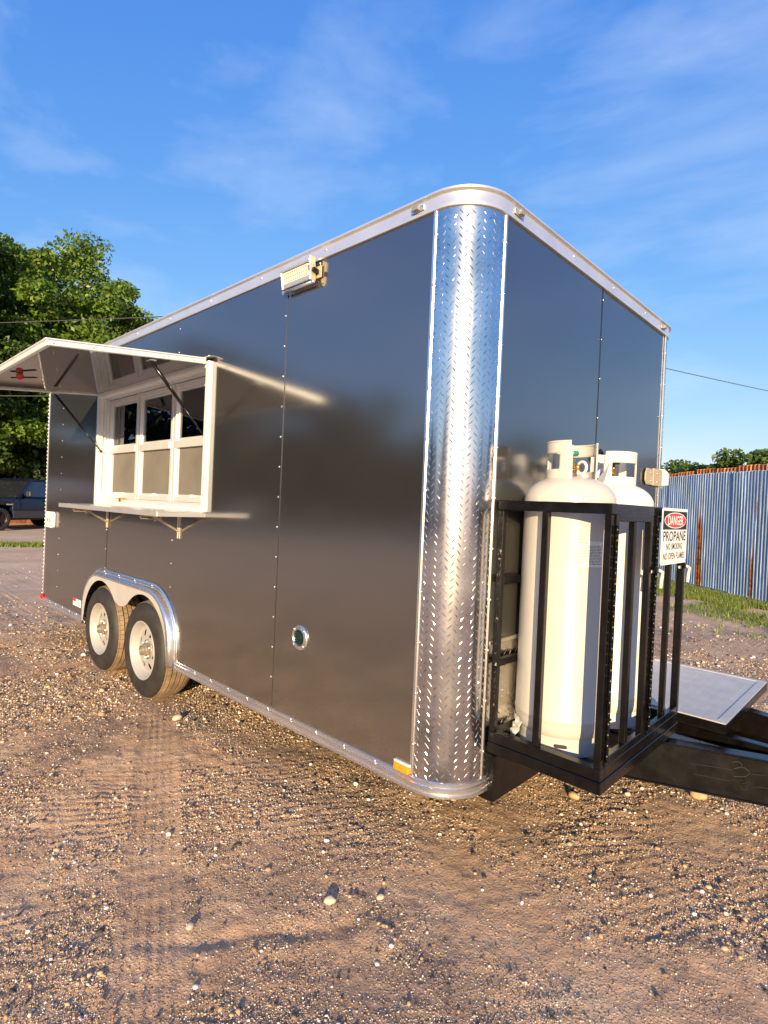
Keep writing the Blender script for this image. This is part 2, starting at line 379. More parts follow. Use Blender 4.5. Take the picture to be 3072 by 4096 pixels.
# loose gravel (nobody could count it)
ico_v = []; ph = (1+5**.5)/2
for a in (-1, 1):
    for b in (-ph, ph): ico_v += [(0,a,b),(a,b,0),(b,0,a)]
ico_v = np.array(ico_v); ico_v /= np.linalg.norm(ico_v[0])
bm = bmesh.new()
for v in ico_v: bm.verts.new(v)
r_ = bmesh.ops.convex_hull(bm, input=bm.verts); bm.verts.ensure_lookup_table(); bm.verts.index_update()
ico_v = np.array([v.co[:] for v in bm.verts]); ico_f = np.array([[v.index for v in f.verts] for f in bm.faces]); bm.free()
def pebbles(name, px_, py_, size, sink=.24, sv=None, sf=None):
    sv = ico_v if sv is None else sv; sf = ico_f if sf is None else sf; kv = len(sv)
    n = len(px_); pz = ground_h(px_, py_)
    s3 = size[:,None]*np.stack([nrg.uniform(.75,1.3,n), nrg.uniform(.75,1.3,n), nrg.uniform(.5,.85,n)], 1)
    jit = nrg.uniform(.78, 1.2, (n, kv, 1))
    v = sv[None]*jit*s3[:,None,:]
    a = nrg.uniform(0, 6.283, n); ca, sa = np.cos(a)[:,None], np.sin(a)[:,None]
    v = np.stack([v[...,0]*ca - v[...,1]*sa, v[...,0]*sa + v[...,1]*ca, v[...,2]], -1)
    v += np.stack([px_, py_, pz + s3[:,2]*(1-2*sink)*.7], 1)[:,None,:]
    f = sf[None] + (np.arange(n)*kv)[:,None,None]
    return raw_mesh(name, v.reshape(-1,3), f.reshape(-1,3), PEB)
az0 = math.atan2(fwd.y, fwd.x)
oct_v = np.array([(1,0,0),(-1,0,0),(0,1,0),(0,-1,0),(0,0,1),(0,0,-1)], float)
oct_f = np.array([(0,2,4),(2,1,4),(1,3,4),(3,0,4),(2,0,5),(1,2,5),(3,1,5),(0,3,5)])
def scatter(n, med, sig, lo, hi, r0, r1, base):
    rr = np.exp(nrg.uniform(math.log(r0), math.log(r1), n)); aa = az0 + nrg.uniform(-.78, .78, n)
    qx = CAM.x + rr*np.cos(aa); qy = CAM.y + rr*np.sin(aa)
    dens = np.clip(base + 1.7*fbm(qx, qy, 1.7, 3) + .6*fbm(qx, qy, 6., 2), .06, 1); dtr, strk, utr = seg_dist(qx, qy, (-2.72,.10), (-.30,-1.02)); dens = np.where(dtr < .11, dens*.2, dens)
    k = nrg.random(n) < dens; qx, qy, rr = qx[k], qy[k], rr[k]
    return qx, qy, np.clip(np.exp(nrg.normal(math.log(med), sig, len(qx))), lo, hi)*np.clip(rr/2.2, .85, 2.2)
gravel = pebbles('gravel', *scatter(64000, .0027, .50, .0016, .012, 1.25, 9.0, .50))
outer = pebbles('scattered_stones', *scatter(18000, .0027, .45, .0018, .008, 8.0, 30.0, .35)); outer['kind'] = 'stuff'
fine = pebbles('fine_gravel', *scatter(330000, .0021, .30, .0012, .0036, 1.25, 7.0, .62), sv=oct_v, sf=oct_f); fine['kind'] = 'stuff'
gravel['kind'] = 'stuff'

def stone(x, y, s, label, col, group=None):
    bm = bmesh.new(); bmesh.ops.create_icosphere(bm, subdivisions=2, radius=1)
    o3 = Vector((rnd.random()*9, rnd.random()*9, rnd.random()*9))
    from mathutils import noise as mn
    for v in bm.verts: v.co = v.co*(1+.28*mn.noise(v.co*1.1+o3)); v.co = Vector((v.co.x*s*1.15, v.co.y*s*.9, v.co.z*s*.66))
    me = bpy.data.meshes.new('loose_stone'); bm.to_mesh(me); bm.free(); me.polygons.foreach_set('use_smooth', [True]*len(me.polygons)); me.materials.append(col)
    o = bpy.data.objects.new('loose_stone', me); COL.objects.link(o); o.location = (x, y, float(ground_h(np.array([x]), np.array([y]))[0]) + s*.38); o.rotation_euler = (0,0,rnd.random()*6)
    tag(o, label, 'stone', group); return o
PALE = mat('pale_limestone', (.52,.45,.34), .8, var=.15, vscale=40, bump=.3, bscale=60)
YEL = mat('yellow_limestone', (.46,.34,.18), .85, var=.2, vscale=40, bump=.4, bscale=50)
stone(-.245, -.375, .021, 'biggest pale rounded stone lying in the foreground gravel', PALE)
stone(.03, 1.02, .027, 'yellowish angular stone on the ground just below the gas cage corner', YEL)
stone(.47, 1.52, .036, 'flat brown stone half buried under the tongue rail', YEL)
stone(-.14, -.22, .014, 'smaller pinkish stone up and to the right of the biggest foreground stone', PALE)
stone(-.47, -.80, .015, 'round pale stone beside the end of the tyre track', PALE)
stone(-2.18, -.02, .030, 'pale stone lying in front of the front trailer wheel', PALE)

# ------------------------------------------------------------------ foliage tools
def leaf_cloud(name, centers, radii, n_per, leaf, material, parent=None, flat=.8, aspect=.55):
    c = np.repeat(np.asarray(centers, float), n_per, 0); r = np.repeat(np.asarray(radii, float), n_per, 0); n = len(c)
    d = nrg.normal(size=(n,3)); d /= np.linalg.norm(d, axis=1, keepdims=True)
    rad = nrg.random(n)**.42
    pos = c + d*rad[:,None]*r*np.array([1,1,flat])
    nr = d*.6 + nrg.normal(size=(n,3))*.7 + np.array([0,0,.45]); nr /= np.linalg.norm(nr, axis=1, keepdims=True)
    a = np.cross(nr, nrg.normal(size=(n,3))); a /= np.linalg.norm(a, axis=1, keepdims=True); b = np.cross(nr, a)
    s_ = leaf*nrg.uniform(.6, 1.35, n)[:,None]
    tip = pos + a*s_; tail = pos - a*s_*.9 ; m1 = pos + b*s_*aspect + nr*s_*.18; m2 = pos - b*s_*aspect + nr*s_*.18
    v = np.stack([tail, m1, tip, m2], 1).reshape(-1,3)
    f = np.arange(n*4).reshape(n,4)
    return raw_mesh(name, v, f, material, parent)
def tree(name, label, base, h, crown_c, crown_r, clumps, per, leaf, lm, trunk_r=.25, clump_r=(.7,1.3), group=None, seed=1, cat='tree'):
    global nrg
    nrg = np.random.default_rng(seed)
    rt = thing(name, label, cat, base, 0, group)
    cc = np.array(crown_c); cr_ = np.array(crown_r)
    d = nrg.normal(size=(clumps,3)); d /= np.linalg.norm(d, axis=1, keepdims=True)
    cs = cc + d*(nrg.random(clumps)**.40)[:,None]*cr_
    cs[:,2] = np.maximum(cs[:,2], .6)
    rs = nrg.uniform(*clump_r, clumps)[:,None]*np.array([[1,1,.75]])
    leaf_cloud('crown', cs, rs, per, leaf, lm, rt)
    m = MB(); top = Vector((cc[0]*.6, cc[1]*.6, h*.72))
    p1 = Vector((.1,.05,h*.3))
    m.tube([(0,0,-.2), p1*.5, p1, top*.75, top], [trunk_r*1.25, trunk_r, trunk_r*.85, trunk_r*.5, trunk_r*.15], 9)
    for i in range(min(clumps, 26)):
        q = Vector(cs[i]); s0 = p1.lerp(top, rnd.uniform(0,.8)); mid = s0.lerp(q,.5) + Vector((rnd.uniform(-.3,.3), rnd.uniform(-.3,.3), .3))
        m.tube([s0, mid, q], [trunk_r*.38, trunk_r*.22, trunk_r*.06], 6)
    m.build('trunk', BARK, rt, smooth=True)
    return rt

def polar(azv, D): return CAM.x + azv[0]*D, CAM.y + azv[1]*D
# big tree at the left (its trunk is behind the trailer's rear), a darker one further left
bx, by = polar((-.9705,.2411), 30)
tree('broadleaf_tree', 'tall bright green leafy tree behind the trailer with a slanting right edge', (bx,by,0), 13, (0,0,7.4), (5.0,5.0,5.7), 330, 430, .105, LEAF, .32, (.5,1.25), seed=5)
bx, by = polar((-.9945,.105), 27)
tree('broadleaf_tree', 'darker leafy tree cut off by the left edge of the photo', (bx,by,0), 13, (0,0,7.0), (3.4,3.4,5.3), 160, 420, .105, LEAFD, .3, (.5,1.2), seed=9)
bx, by = polar((-.935,.355), 33)
tree('broadleaf_tree', 'shorter green tree just above the trailer roof at its rear', (bx,by,0), 8.6, (0,0,5.0), (2.9,2.9,4.7), 120, 400, .11, LEAF, .22, (.5,1.1), seed=13)
bx, by = polar((-.968,.25), 37)
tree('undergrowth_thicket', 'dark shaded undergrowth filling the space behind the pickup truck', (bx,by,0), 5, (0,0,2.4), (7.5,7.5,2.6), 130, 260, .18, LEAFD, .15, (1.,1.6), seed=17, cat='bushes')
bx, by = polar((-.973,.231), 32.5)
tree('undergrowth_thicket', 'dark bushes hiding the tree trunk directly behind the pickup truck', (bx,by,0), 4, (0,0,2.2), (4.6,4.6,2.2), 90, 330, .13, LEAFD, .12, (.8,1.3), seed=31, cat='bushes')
# trees beyond the metal fence at the right
for azd, D, hz, rx, lab, sd in [((-.305,.952),46,3.5,3.4,'low rounded green tree behind the rusty fence, beside the trailer corner',21),((-.268,.963),47,3.8,2.8,'low green tree behind the middle of the rusty fence',22),
                        ((-.238,.971),44,3.5,2.2,'smallest green tree above the blue fence in the gap before the taller tree',23),((-.176,.984),41,4.3,2.7,'taller green tree above the right end of the blue fence',24)]:
    bx, by = polar(azd, D)
    tree('small_tree', lab, (bx,by,0), hz*1.2, (0,0,hz), (rx,rx,1.8), 46, 260, .16, LEAFH, .16, (.6,1.0), seed=sd, group='trees beyond the metal fence')
bx, by = polar((-.10,.995), 44)
tree('small_tree', 'green tree mostly outside the right edge of the photo', (bx,by,0), 5, (0,0,4.2), (3,3,2.2), 50, 260, .16, LEAFH, .18, (.6,1.), seed=26, group='trees beyond the metal fence')

# woods around the yard, seen only as reflections in the panels
nrg = np.random.default_rng(3)
cs = []; rs = []
for k in range(560):
    a = nrg.uniform(-175, -75) if k < 400 else nrg.uniform(-8, 62)
    D = nrg.uniform(36, 58); sun_a = math.degrees(math.atan2(SUN.y, SUN.x)); gap = abs(a-sun_a)
    top = (4.6 + 2.6*math.sin(a*.21) + 1.8*math.sin(a*.53+1) + (9.5 if a < -146 else 2.5 if a < -120 else .6))
    if gap < 22: top = min(top, 2.2)
    top *= D/45
    cs.append((math.cos(R(a))*D, math.sin(R(a))*D, nrg.uniform(.5, max(.9, top)))); r0 = nrg.uniform(1.3, 2.4); rs.append((r0,r0,r0*.8))
for a, D, zt, hw_ in [(-134,46,11.2,1.9),(-129,46,8.6,1.6),(-141,46,9.6,2.0),(-121,50,8.0,1.8),(-113,50,6.6,1.6),(38,46,8.8,2.2),(30,48,7.4,1.8),(50,46,9.2,2.0),(20,48,6.8,1.8)]:
    for k in range(12):
        q = k/11; z = zt*(.15+.8*q); w_ = hw_*(1.15-.85*q); aa_ = R(a)+nrg.uniform(-w_,w_)/D
        cs.append((math.cos(aa_)*D, math.sin(aa_)*D, z)); r0 = .5+w_*.55; rs.append((r0,r0,r0*.9))
woods = leaf_cloud('woods', cs, rs, 110, .42, foliage_mat('wood_leaves', (.006,.016,.005), (.030,.050,.012), .05)); woods['kind'] = 'stuff'

# ------------------------------------------------------------------ grass
def grass(name, pts, hmin, hmax, w):
    pts = np.asarray(pts, float); n = len(pts); z = ground_h(pts[:,0], pts[:,1])
    a = nrg.uniform(0,6.283,n); hh = nrg.uniform(hmin,hmax,n); ln = hh*nrg.uniform(.1,.9,n); ww = w*nrg.uniform(.6,1.4,n)
    b0 = np.stack([pts[:,0]-np.sin(a)*ww, pts[:,1]+np.cos(a)*ww, z-.005],1); b1 = np.stack([pts[:,0]+np.sin(a)*ww, pts[:,1]-np.cos(a)*ww, z-.005],1)
    tp = np.stack([pts[:,0]+np.cos(a)*ln, pts[:,1]+np.sin(a)*ln, z+hh],1)
    v = np.stack([b0,b1,tp],1).reshape(-1,3); o = raw_mesh(name, v, np.arange(n*3).reshape(n,3), GRASSM); o['kind'] = 'stuff'; return o
FD = Vector((.755,-.656)).normalized(); FP = Vector((-2.434, 11.73)); FNn = Vector((-.656,-.755)).normalized()   # fence line, towards the camera
P_ = []
for k in range(42000):
    u = nrg.uniform(-5, 6.5); w_ = abs(nrg.normal(0, 1.0)); wmax = 2.2 + .35*math.sin(u*1.7) + .3*math.sin(u*4.1+1)
    if w_ > wmax or (fbm(np.array([u]), np.array([w_]), 1.2, 3)[0] < -.10 and w_ > .5): continue
    q = FP + FD*u + FNn*(w_*1.05+.12); P_.append((q.x, q.y))
grass('grass_strip', P_, .025, .095, .008)
P_ = []
for k in range(5000):
    u = nrg.uniform(-1.4,2.6); w_ = nrg.normal(0,.34); 
    if abs(w_) > .75: continue
    P_.append((-15.6 + .35*u + .9*w_, 2.3 + .75*u))
grass('grass_tuft_patch', P_, .05, .12, .014)

# ------------------------------------------------------------------ fences
def fence_paint(name, col, rust_amt, spots=()):
    m = bpy.data.materials.new(name); m.use_nodes = True; t = m.node_tree; p = t.nodes['Principled BSDF']
    p.inputs['Metallic'].default_value = .1; p.inputs['Roughness'].default_value = .42
    tcn = N(t, 'ShaderNodeTexCoord'); oi = N(t, 'ShaderNodeObjectInfo')
    va = N(t, 'ShaderNodeVectorMath', operation='ADD'); t.links.new(tcn.outputs['Object'], va.inputs[0])
    sc = N(t, 'ShaderNodeVectorMath', operation='SCALE'); t.links.new(oi.outputs['Location'], sc.inputs[0]); sc.inputs['Scale'].default_value = 3.7; t.links.new(sc.outputs[0], va.inputs[1])
    mpn = N(t, 'ShaderNodeMapping'); mpn.inputs['Scale'].default_value = (9,9,.7); t.links.new(va.outputs[0], mpn.inputs[0])
    n1 = N(t, 'ShaderNodeTexNoise', Scale=1.6, Detail=7.0, Roughness=.65); t.links.new(mpn.outputs[0], n1.inputs['Vector'])
    n2 = N(t, 'ShaderNodeTexNoise', Scale=.9, Detail=4.0); t.links.new(mpn.outputs[0], n2.inputs['Vector'])
    r1 = N(t, 'ShaderNodeValToRGB'); e = r1.color_ramp.elements
    e[0].position = .30; e[0].color = (*[c*.5 for c in col],1); e[1].position = .52; e[1].color = (*col,1)
    k = e.new(.66); k.color = (*[min(1,c*1.5+.10) for c in col],1); k = e.new(.78); k.color = (.62,.63,.64,1)
    t.links.new(n1.outputs['Fac'], r1.inputs['Fac'])
    r2 = N(t, 'ShaderNodeValToRGB'); r2.color_ramp.elements[0].position = .64-rust_amt; r2.color_ramp.elements[1].position = .72-rust_amt
    t.links.new(n2.outputs['Fac'], r2.inputs['Fac'])
    n3 = N(t, 'ShaderNodeTexNoise', Scale=14.0, Detail=5.0); t.links.new(va.outputs[0], n3.inputs['Vector'])
    r3 = N(t, 'ShaderNodeValToRGB'); r3.color_ramp.elements[0].position = .35; r3.color_ramp.elements[1].position = .7
    r3.color_ramp.elements[0].color = (.16,.045,.015,1); r3.color_ramp.elements[1].color = (.55,.19,.055,1); t.links.new(n3.outputs['Fac'], r3.inputs['Fac'])
    mx = N(t, 'ShaderNodeMixRGB'); t.links.new(r2.outputs[0], mx.inputs[0]); t.links.new(r1.outputs[0], mx.inputs[1]); t.links.new(r3.outputs[0], mx.inputs[2])
    out = mx.outputs[0]
    # rust eating up from the foot of some sheets; measured along the fence
    ge = N(t, 'ShaderNodeNewGeometry'); sx = N(t, 'ShaderNodeSeparateXYZ'); t.links.new(ge.outputs['Position'], sx.inputs[0])
    def mth(op, a, b=None, c=None):
        n_ = N(t, 'ShaderNodeMath', operation=op)
        for i, q in enumerate((a, b, c)):
            if q is None: continue
            if hasattr(q, 'links'): t.links.new(q, n_.inputs[i])
            else: n_.inputs[i].default_value = q
        return n_.outputs[0]
    u = mth('ADD', mth('MULTIPLY', mth('SUBTRACT', sx.outputs[0], FP.x), FD.x), mth('MULTIPLY', mth('SUBTRACT', sx.outputs[1], FP.y), FD.y))
    jag = mth('MULTIPLY', mth('SUBTRACT', n1.outputs['Fac'], .5), .9)
    for u0, wd, zt in spots:
        d = mth('DIVIDE', mth('ABSOLUTE', mth('SUBTRACT', u, u0)), wd)
        zz = mth('DIVIDE', sx.outputs[2], zt)
        msk = mth('SUBTRACT', 1.0, mth('ADD', mth('POWER', d, 2.0), mth('POWER', zz, 2.0))); msk = mth('ADD', msk, mth('MULTIPLY', jag, 2.2))
        f_ = N(t, 'ShaderNodeMapRange'); f_.inputs['From Min'].default_value = .0; f_.inputs['From Max'].default_value = .25; t.links.new(msk, f_.inputs['Value'])
        w_ = N(t, 'ShaderNodeMapRange'); w_.inputs['From Min'].default_value = -.45; w_.inputs['From Max'].default_value = .0; t.links.new(msk, w_.inputs['Value'])
        m1 = N(t, 'ShaderNodeMixRGB'); t.links.new(w_.outputs[0], m1.inputs[0]); t.links.new(out, m1.inputs[1]); m1.inputs[2].default_value = (.60,.58,.56,1)
        m2 = N(t, 'ShaderNodeMixRGB'); t.links.new(f_.outputs[0], m2.inputs[0]); t.links.new(m1.outputs[0], m2.inputs[1]); t.links.new(r3.outputs[0], m2.inputs[2]); out = m2.outputs[0]
    t.links.new(out, p.inputs['Base Color']); return m
BLUE = fence_paint('faded_blue_paint', (.34,.46,.62), -.06, [(.47,.10,1.75),(1.97,.045,1.0),(-1.3,.04,.8)])
RUST = fence_paint('rusty_sheet', (.62,.22,.06), .12)
def corrugated(root, k, p0, d, nrm, w, h, pitch, amp, m, tilt=0., dz=0.):
    n = int(w/pitch*6); mb = MB(); vs = []; 
    for i in range(n+1):
        u = i/n*w; a = amp*math.sin(2*math.pi*u/pitch)
        for z in (0.04+dz, h*.5, h+dz+.004*math.sin(u*40)): vs.append((u, -a, z))
    fs = [(i*3+j, (i+1)*3+j, (i+1)*3+j+1, i*3+j+1) for i in range(n) for j in range(2)]
    mb.add(vs, fs)
    o = mb.build('sheet_panel', m, root, smooth=True, fix=False); o.location = (p0.x, p0.y, 0)
    o.rotation_euler = (R(rnd.uniform(-.5,.5)), tilt, math.atan2(d.y, d.x)); return o
fr_ = thing('corrugated_fence', 'tall faded blue corrugated metal fence streaked with rust at the right', 'fence', (0,0,0))
pitch = .077
for k in range(-8, 9):
    w = pitch*9 + .03; u0 = k*pitch*9
    q = FP + FD*u0 - FNn*(.003*(k % 2)); corrugated(fr_, k, q, FD, FNn, w, 2.40, pitch, .013, BLUE, R(rnd.uniform(-.25,.25)), rnd.uniform(-.02,.02))
for k in range(-3, 4):
    q = FP + FD*(k*2.2+.4) - FNn*.06; MB().box(q.x-.03,q.x+.03,q.y-.03,q.y+.03,0,2.30).build('fence_post', BARK, fr_)
rf = thing('corrugated_fence', 'rusty orange metal fence showing above the blue fence', 'fence', (0,0,0))
for k in range(-6, 6):
    q = FP - FNn*3.2 + FD*(k*.86 - 1.0); corrugated(rf, k, q, FD, FNn, .87, 2.93, .14, .02, RUST, R(rnd.uniform(-.6,.6)), rnd.uniform(-.03,.03))
q = FP - FNn*3.1 + FD*(1.42); MB().tube([(q.x,q.y,0),(q.x,q.y,3.05)], .08, 10).build('fence_post', mat('rusty_pipe', (.09,.035,.02), .8, var=.4), rf, smooth=True)
q = FP - FNn*3.1 + FD*(-.75); MB().box(q.x-.06,q.x+.06,q.y-.03,q.y+.03,0,2.95).build('fence_post', mat('grey_wood', (.32,.28,.22), .8, var=.2), rf)
wf = thing('picket_fence', 'red brown wooden picket fence behind the pickup truck', 'fence', (0,0,0))
WOODR = mat('red_brown_wood', (.24,.075,.035), .8, var=.45, vscale=3)
for k in range(30):
    a = Vector((-27.5,4.0)) + Vector((.35,.937))*(k*.17); tl = rnd.uniform(-.06,.06)
    MB().bar((a.x,a.y,0),(a.x+tl*.3,a.y+tl,1.85+rnd.uniform(-.12,.1)),.15,.025,(1,0,0)).build('picket', WOODR, wf)
a = Vector((-27.55,4.0)); b = a + Vector((.35,.937))*5.1
for z in (.5,1.4): MB().bar((a.x-.05,a.y,z),(b.x-.05,b.y,z),.05,.09).build('rail', WOODR, wf)

# ------------------------------------------------------------------ power lines and pole (the pole stands behind the trailer)
pole = thing('utility_pole', 'wooden utility pole standing behind the trailer carrying the wires', 'utility pole', (-9.3,9.6,0))
MB().tube([(0,0,-.3),(0,0,4),(0,0,7.6)], [.14,.12,.10], 12).build('shaft', BARK, pole, smooth=True)
MB().bar((-.9,.4,7.0),(.9,-.4,7.0),.09,.11).build('crossarm', BARK, pole)
def wire(label, a, b, sag, r=.012):
    a = Vector(a); b = Vector(b); m = MB(); pts = []
    for i in range(25):
        u = i/24; p = a.lerp(b,u); p.z -= sag*4*u*(1-u); pts.append(p)
    m.tube(pts, r, 6); o = m.build('power_line', WIREM, None, smooth=True); tag(o, label, 'cable')
wire('upper cable crossing in front of the big tree at the left', (-44.0,-12.4,7.6), (-9.3,9.6,7.06), .45, .016)
wire('lower cable passing just under the open awning at the left', (-44.0,-12.4,4.75), (-9.3,9.6,4.5), .12, .018)
wire('cable in the sky sloping down right of the trailer', (-9.3,9.6,7.06), (-.9,28.4,6.35), .12, .013)

# ------------------------------------------------------------------ TRAILER
L0, WD, RC, ZB, ZT = -5.25, 2.34, .19, .355, 2.635
T = thing('food_trailer', 'dark grey enclosed food trailer with diamond plate front corner and open serving window', 'trailer', (0,0,0))
def outline(d=0., n=10):
    pts = [(L0-d, -d)]
    for i in range(n+1):
        a = -math.pi/2 + math.pi/2*i/n; pts.append((-RC+(RC+d)*math.cos(a), RC+(RC+d)*math.sin(a)))
    for i in range(n+1):
        a = math.pi/2*i/n; pts.append((-RC+(RC+d)*math.cos(a), WD-RC+(RC+d)*math.sin(a)))
    pts.append((L0-d, WD+d)); return pts
def sweep_path(prof, pathf, name, m, parent):
    mb = MB(); rows = [[(x,y,z) for x,y in pathf(d)] for d,z in prof]; k = len(rows[0])
    mb.add([p for r in rows for p in r], [(i*k+j, i*k+j+1, (i+1)*k+j+1, (i+1)*k+j) for i in range(len(rows)-1) for j in range(k-1)])
    return mb.build(name, m, parent, auto=35)
def sweep(prof, name, m, parent, n=12, auto=35):
    mb = MB(); rows = [[(x,y,z) for x,y in outline(d,n)] for d,z in prof]; k = len(rows[0])
    mb.add([p for r in rows for p in r], [(i*k+j, i*k+(j+1) % k, (i+1)*k+(j+1) % k, (i+1)*k+j) for i in range(len(rows)-1) for j in range(k)])
    return mb.build(name, m, parent, auto=auto)
sweep([(-.01,2.632),(.0125,2.632),(.015,2.640),(.0125,2.648),(.0125,2.684),(.018,2.690),(.024,2.692),(.024,2.700),(.014,2.707),(-.02,2.709)], 'roof_trim', ALU, T)
MB().prism(outline(-.012), 'Z', 2.60, 2.703).build('roof', ALU, T)
BTP = ([(-.04,.362),(.004,.362),(.010,.358),(.010,.344),(.016,.341),(.016,.332),(.010,.329),(.010,.318),(.018,.315),(.018,.306),(-.04,.305)])
MB().box(L0+.05,-.05,.43,WD-.05,.310,.345).build('floor_pan', DARK, T); MB().box(-2.2,-.10,.05,.43,.310,.344).build('floor_pan', DARK, T); MB().box(L0+.05,-4.0,.05,.43,.310,.344).build('floor_pan', DARK, T)
# fender / wheel-opening outline
FX0, FX1, FXM = -3.96, -2.26, -3.10
FTOP = .800
sweep_path(BTP, lambda d: [(FX1-.01,-d)]+outline(d)[1:], 'bottom_trim', ALUB, T); sweep_path(BTP, lambda d: [(L0,-d),(FX0+.01,-d)], 'bottom_trim', ALUB, T)
def fender_pts(off=0., n=12):
    """outer arch of the fender in x,z, from rear foot to front foot; off moves it inwards"""
    pts = [(FX0+off, .315)]
    rad = .36
    cx0, cx1, cz = FX0+rad, FX1-rad-.02, FTOP-rad
    rr_ = rad-off
    for i in range(n+1):
        a = math.pi - (math.pi/2)*i/n; pts.append((cx0+rr_*math.cos(a), cz+rr_*math.sin(a)))
    for i in range(n+1):
        a = math.pi/2 - (math.pi/2)*i/n; pts.append((cx1+rr_*math.cos(a)*(1.0), cz+rr_*math.sin(a)))
    pts.append((FX1-off, .315)); return pts
def zlow(x):
    o = .035
    if x <= FX0+o or x >= FX1-o: return ZB-.01
    P2 = fender_pts(o)
    for (a,za),(b,zb) in zip(P2[1:-1], P2[2:]):
        if a <= x <= b and b > a: return za+(zb-za)*(x-a)/(b-a)
    return ZB
WX0, WX1, WZ0, WZ1 = -3.77, -1.955, 1.385, 2.262      # hole in the wall for the serving window
def side_panel(x0, x1, yo):
    xs = sorted(set([x0, x1] + [x for x in (WX0, WX1) if x0 < x < x1] + [x0+(x1-x0)*i/6 for i in range(7)] +
                    [x for x in np.linspace(FX0+.035, FX1-.035, 40) if x0 < x < x1]))
    mb = MB(); up_ = MB() if WX0 < x0 and x1 < WX1 else mb
    for a, b in zip(xs, xs[1:]):
        mid = (a+b)/2; za, zb = zlow(a+1e-6), zlow(b-1e-6)
        def quad(q, z0a, z0b, z1): q.add([(a,yo,z0a),(b,yo,z0b),(b,yo,z1),(a,yo,z1)], [(0,1,2,3)])
        if WX0 < mid < WX1: quad(mb, za, zb, WZ0); quad(up_, WZ1, WZ1, ZT)
        else: quad(mb, za, zb, ZT)
    if up_ is not mb: up_.build('side_panel', CHAR, T, solid=.003)
    return mb.build('side_panel', CHAR, T, solid=.003)
for i, (a, b) in enumerate([(-1.195,-.185),(-2.395,-1.175),(-3.575,-2.375),(-4.79,-3.555),(L0,-4.77)]): side_panel(a, b, -.0005 if i % 2 == 0 else -.0042)
# far side and rear closing walls
MB().box(L0+.19-.19, -RC, WD-.004, WD, ZB, ZT).build('far_side_wall', CHAR, T)
MB().box(L0-.003, L0+.001, .001, WD-.005, ZB, ZT).build('rear_wall', CHAR, T)
mb = MB(); mb.box(L0-.010, L0+.012, -.008, .02, ZB, ZT); mb.build('rear_corner_trim', ALUB, T, bevel=.003)
# lugs of rope-like rear trim edge
mb = MB()
for k in range(60): mb.sphere((L0-.010, -.006, ZB+.04+k*.0385), .0055, 6, 4, (1,1,2.2))
o = mb.build('trim_beads', RIVET, T, smooth=True); o['kind'] = 'stuff'
# interior: counter wall seen through the glass
MB().box(L0+.05, -.22, 1.30, 1.31, ZB, 2.60).build('interior_wall', mat('interior_panel', (.20,.20,.20), .45, .2), T)
MB().box(-3.9, -1.75, .20, .75, .36, 1.28).build('interior_counter', mat('counter_steel', (.35,.34,.33), .4, .8), T)
# front panels
for a, b, xo in [(.200, 1.150, .0006), (1.140, WD-.205, -.003)]:
    mb = MB(); mb.add([(xo,a,ZB-.01),(xo,b,ZB-.01),(xo,b,ZT),(xo,a,ZT)], [(0,1,2,3)]); mb.build('front_panel', CHARF, T, solid=.003)
MB().box(-.001, .004, 1.142, 1.150, ZB, ZT).build('seam_strip', BLK, T)
# ---- diamond plate
def lugs(frames, Lg0=.029, Wg0=.0050, h0=.0012):
    """frames: list of (origin, u, v, n)"""
    vs = []; fs = []
    for o, u, v, n in frames:
        k = len(vs); a_ = R(rnd.uniform(-7,7)); u, v = u*math.cos(a_)+v*math.sin(a_), v*math.cos(a_)-u*math.sin(a_)
        Lg, Wg, h = Lg0*rnd.uniform(.88,1.08), Wg0*rnd.uniform(.85,1.15), h0*rnd.uniform(.6,1.25); o = o + u*rnd.uniform(-.0015,.0015)
        vs += [o-u*Lg/2, o-u*Lg*.12+v*Wg/2, o+u*Lg*.12+v*Wg/2, o+u*Lg/2, o+u*Lg*.12-v*Wg/2, o-u*Lg*.12-v*Wg/2, o-u*Lg*.26+n*h, o+u*Lg*.26+n*h]
        fs += [(k,k+6,k+1),(k+1,k+6,k+7,k+2),(k+2,k+7,k+3),(k+3,k+7,k+4),(k+4,k+7,k+6,k+5),(k+5,k+6,k)]
    m = MB(); m.v = [tuple(x) for x in vs]; m.f = fs; m.m = [0]*len(fs); return m
def corner_plate(cy, a0, flip):
    d = .0035; m = MB(); n = 20; vs = []
    P0 = []
    for i in range(n+1):
        a = a0 + math.pi/2*i/n; P0.append((-RC+(RC+d)*math.cos(a), cy+(RC+d)*math.sin(a)))
    if a0 < -.1: P0 = [(-RC-.002,-d)] + P0 + [(d, cy+.008)]
    for z in (ZB-.004, ZT+.004): vs += [(x,y,z) for x,y in P0]
    k = len(P0); m.add(vs, [(i,i+1,k+i+1,k+i) for i in range(k-1)])
    cp = m.build('corner_cover', PLATE, T, smooth=True)
    fr = []; arc = (RC+d)*math.pi/2; nc = 13; px_ = arc/nc; pz = .0310
    for ci in range(nc):
        s_ = (ci+.5)*px_; a = a0 + s_/(RC+d); nn = Vector((math.cos(a), math.sin(a), 0)); tt = Vector((-math.sin(a), math.cos(a), 0))
        o2 = Vector((-RC, cy, 0)) + nn*(RC+d)
        for ri in range(int((ZT-ZB)/pz)):
            z = ZB+.02 + ri*pz + (pz/2 if ci % 2 else 0)
            if z > ZT-.015: continue
            sg = 1 if ci % 2 else -1
            th = R(50)*sg; u = (tt*math.cos(th) + Vector((0,0,1))*math.sin(th)).normalized(); v = nn.cross(u)
            fr.append((o2+Vector((0,0,z))+nn*.0002, u, v, nn))
    o = lugs(fr).build('raised_lugs', PLATE, cp, fix=False); o['kind'] = 'stuff'
    return cp
corner_plate(RC, -math.pi/2, 1); corner_plate(WD-RC, 0, -1)
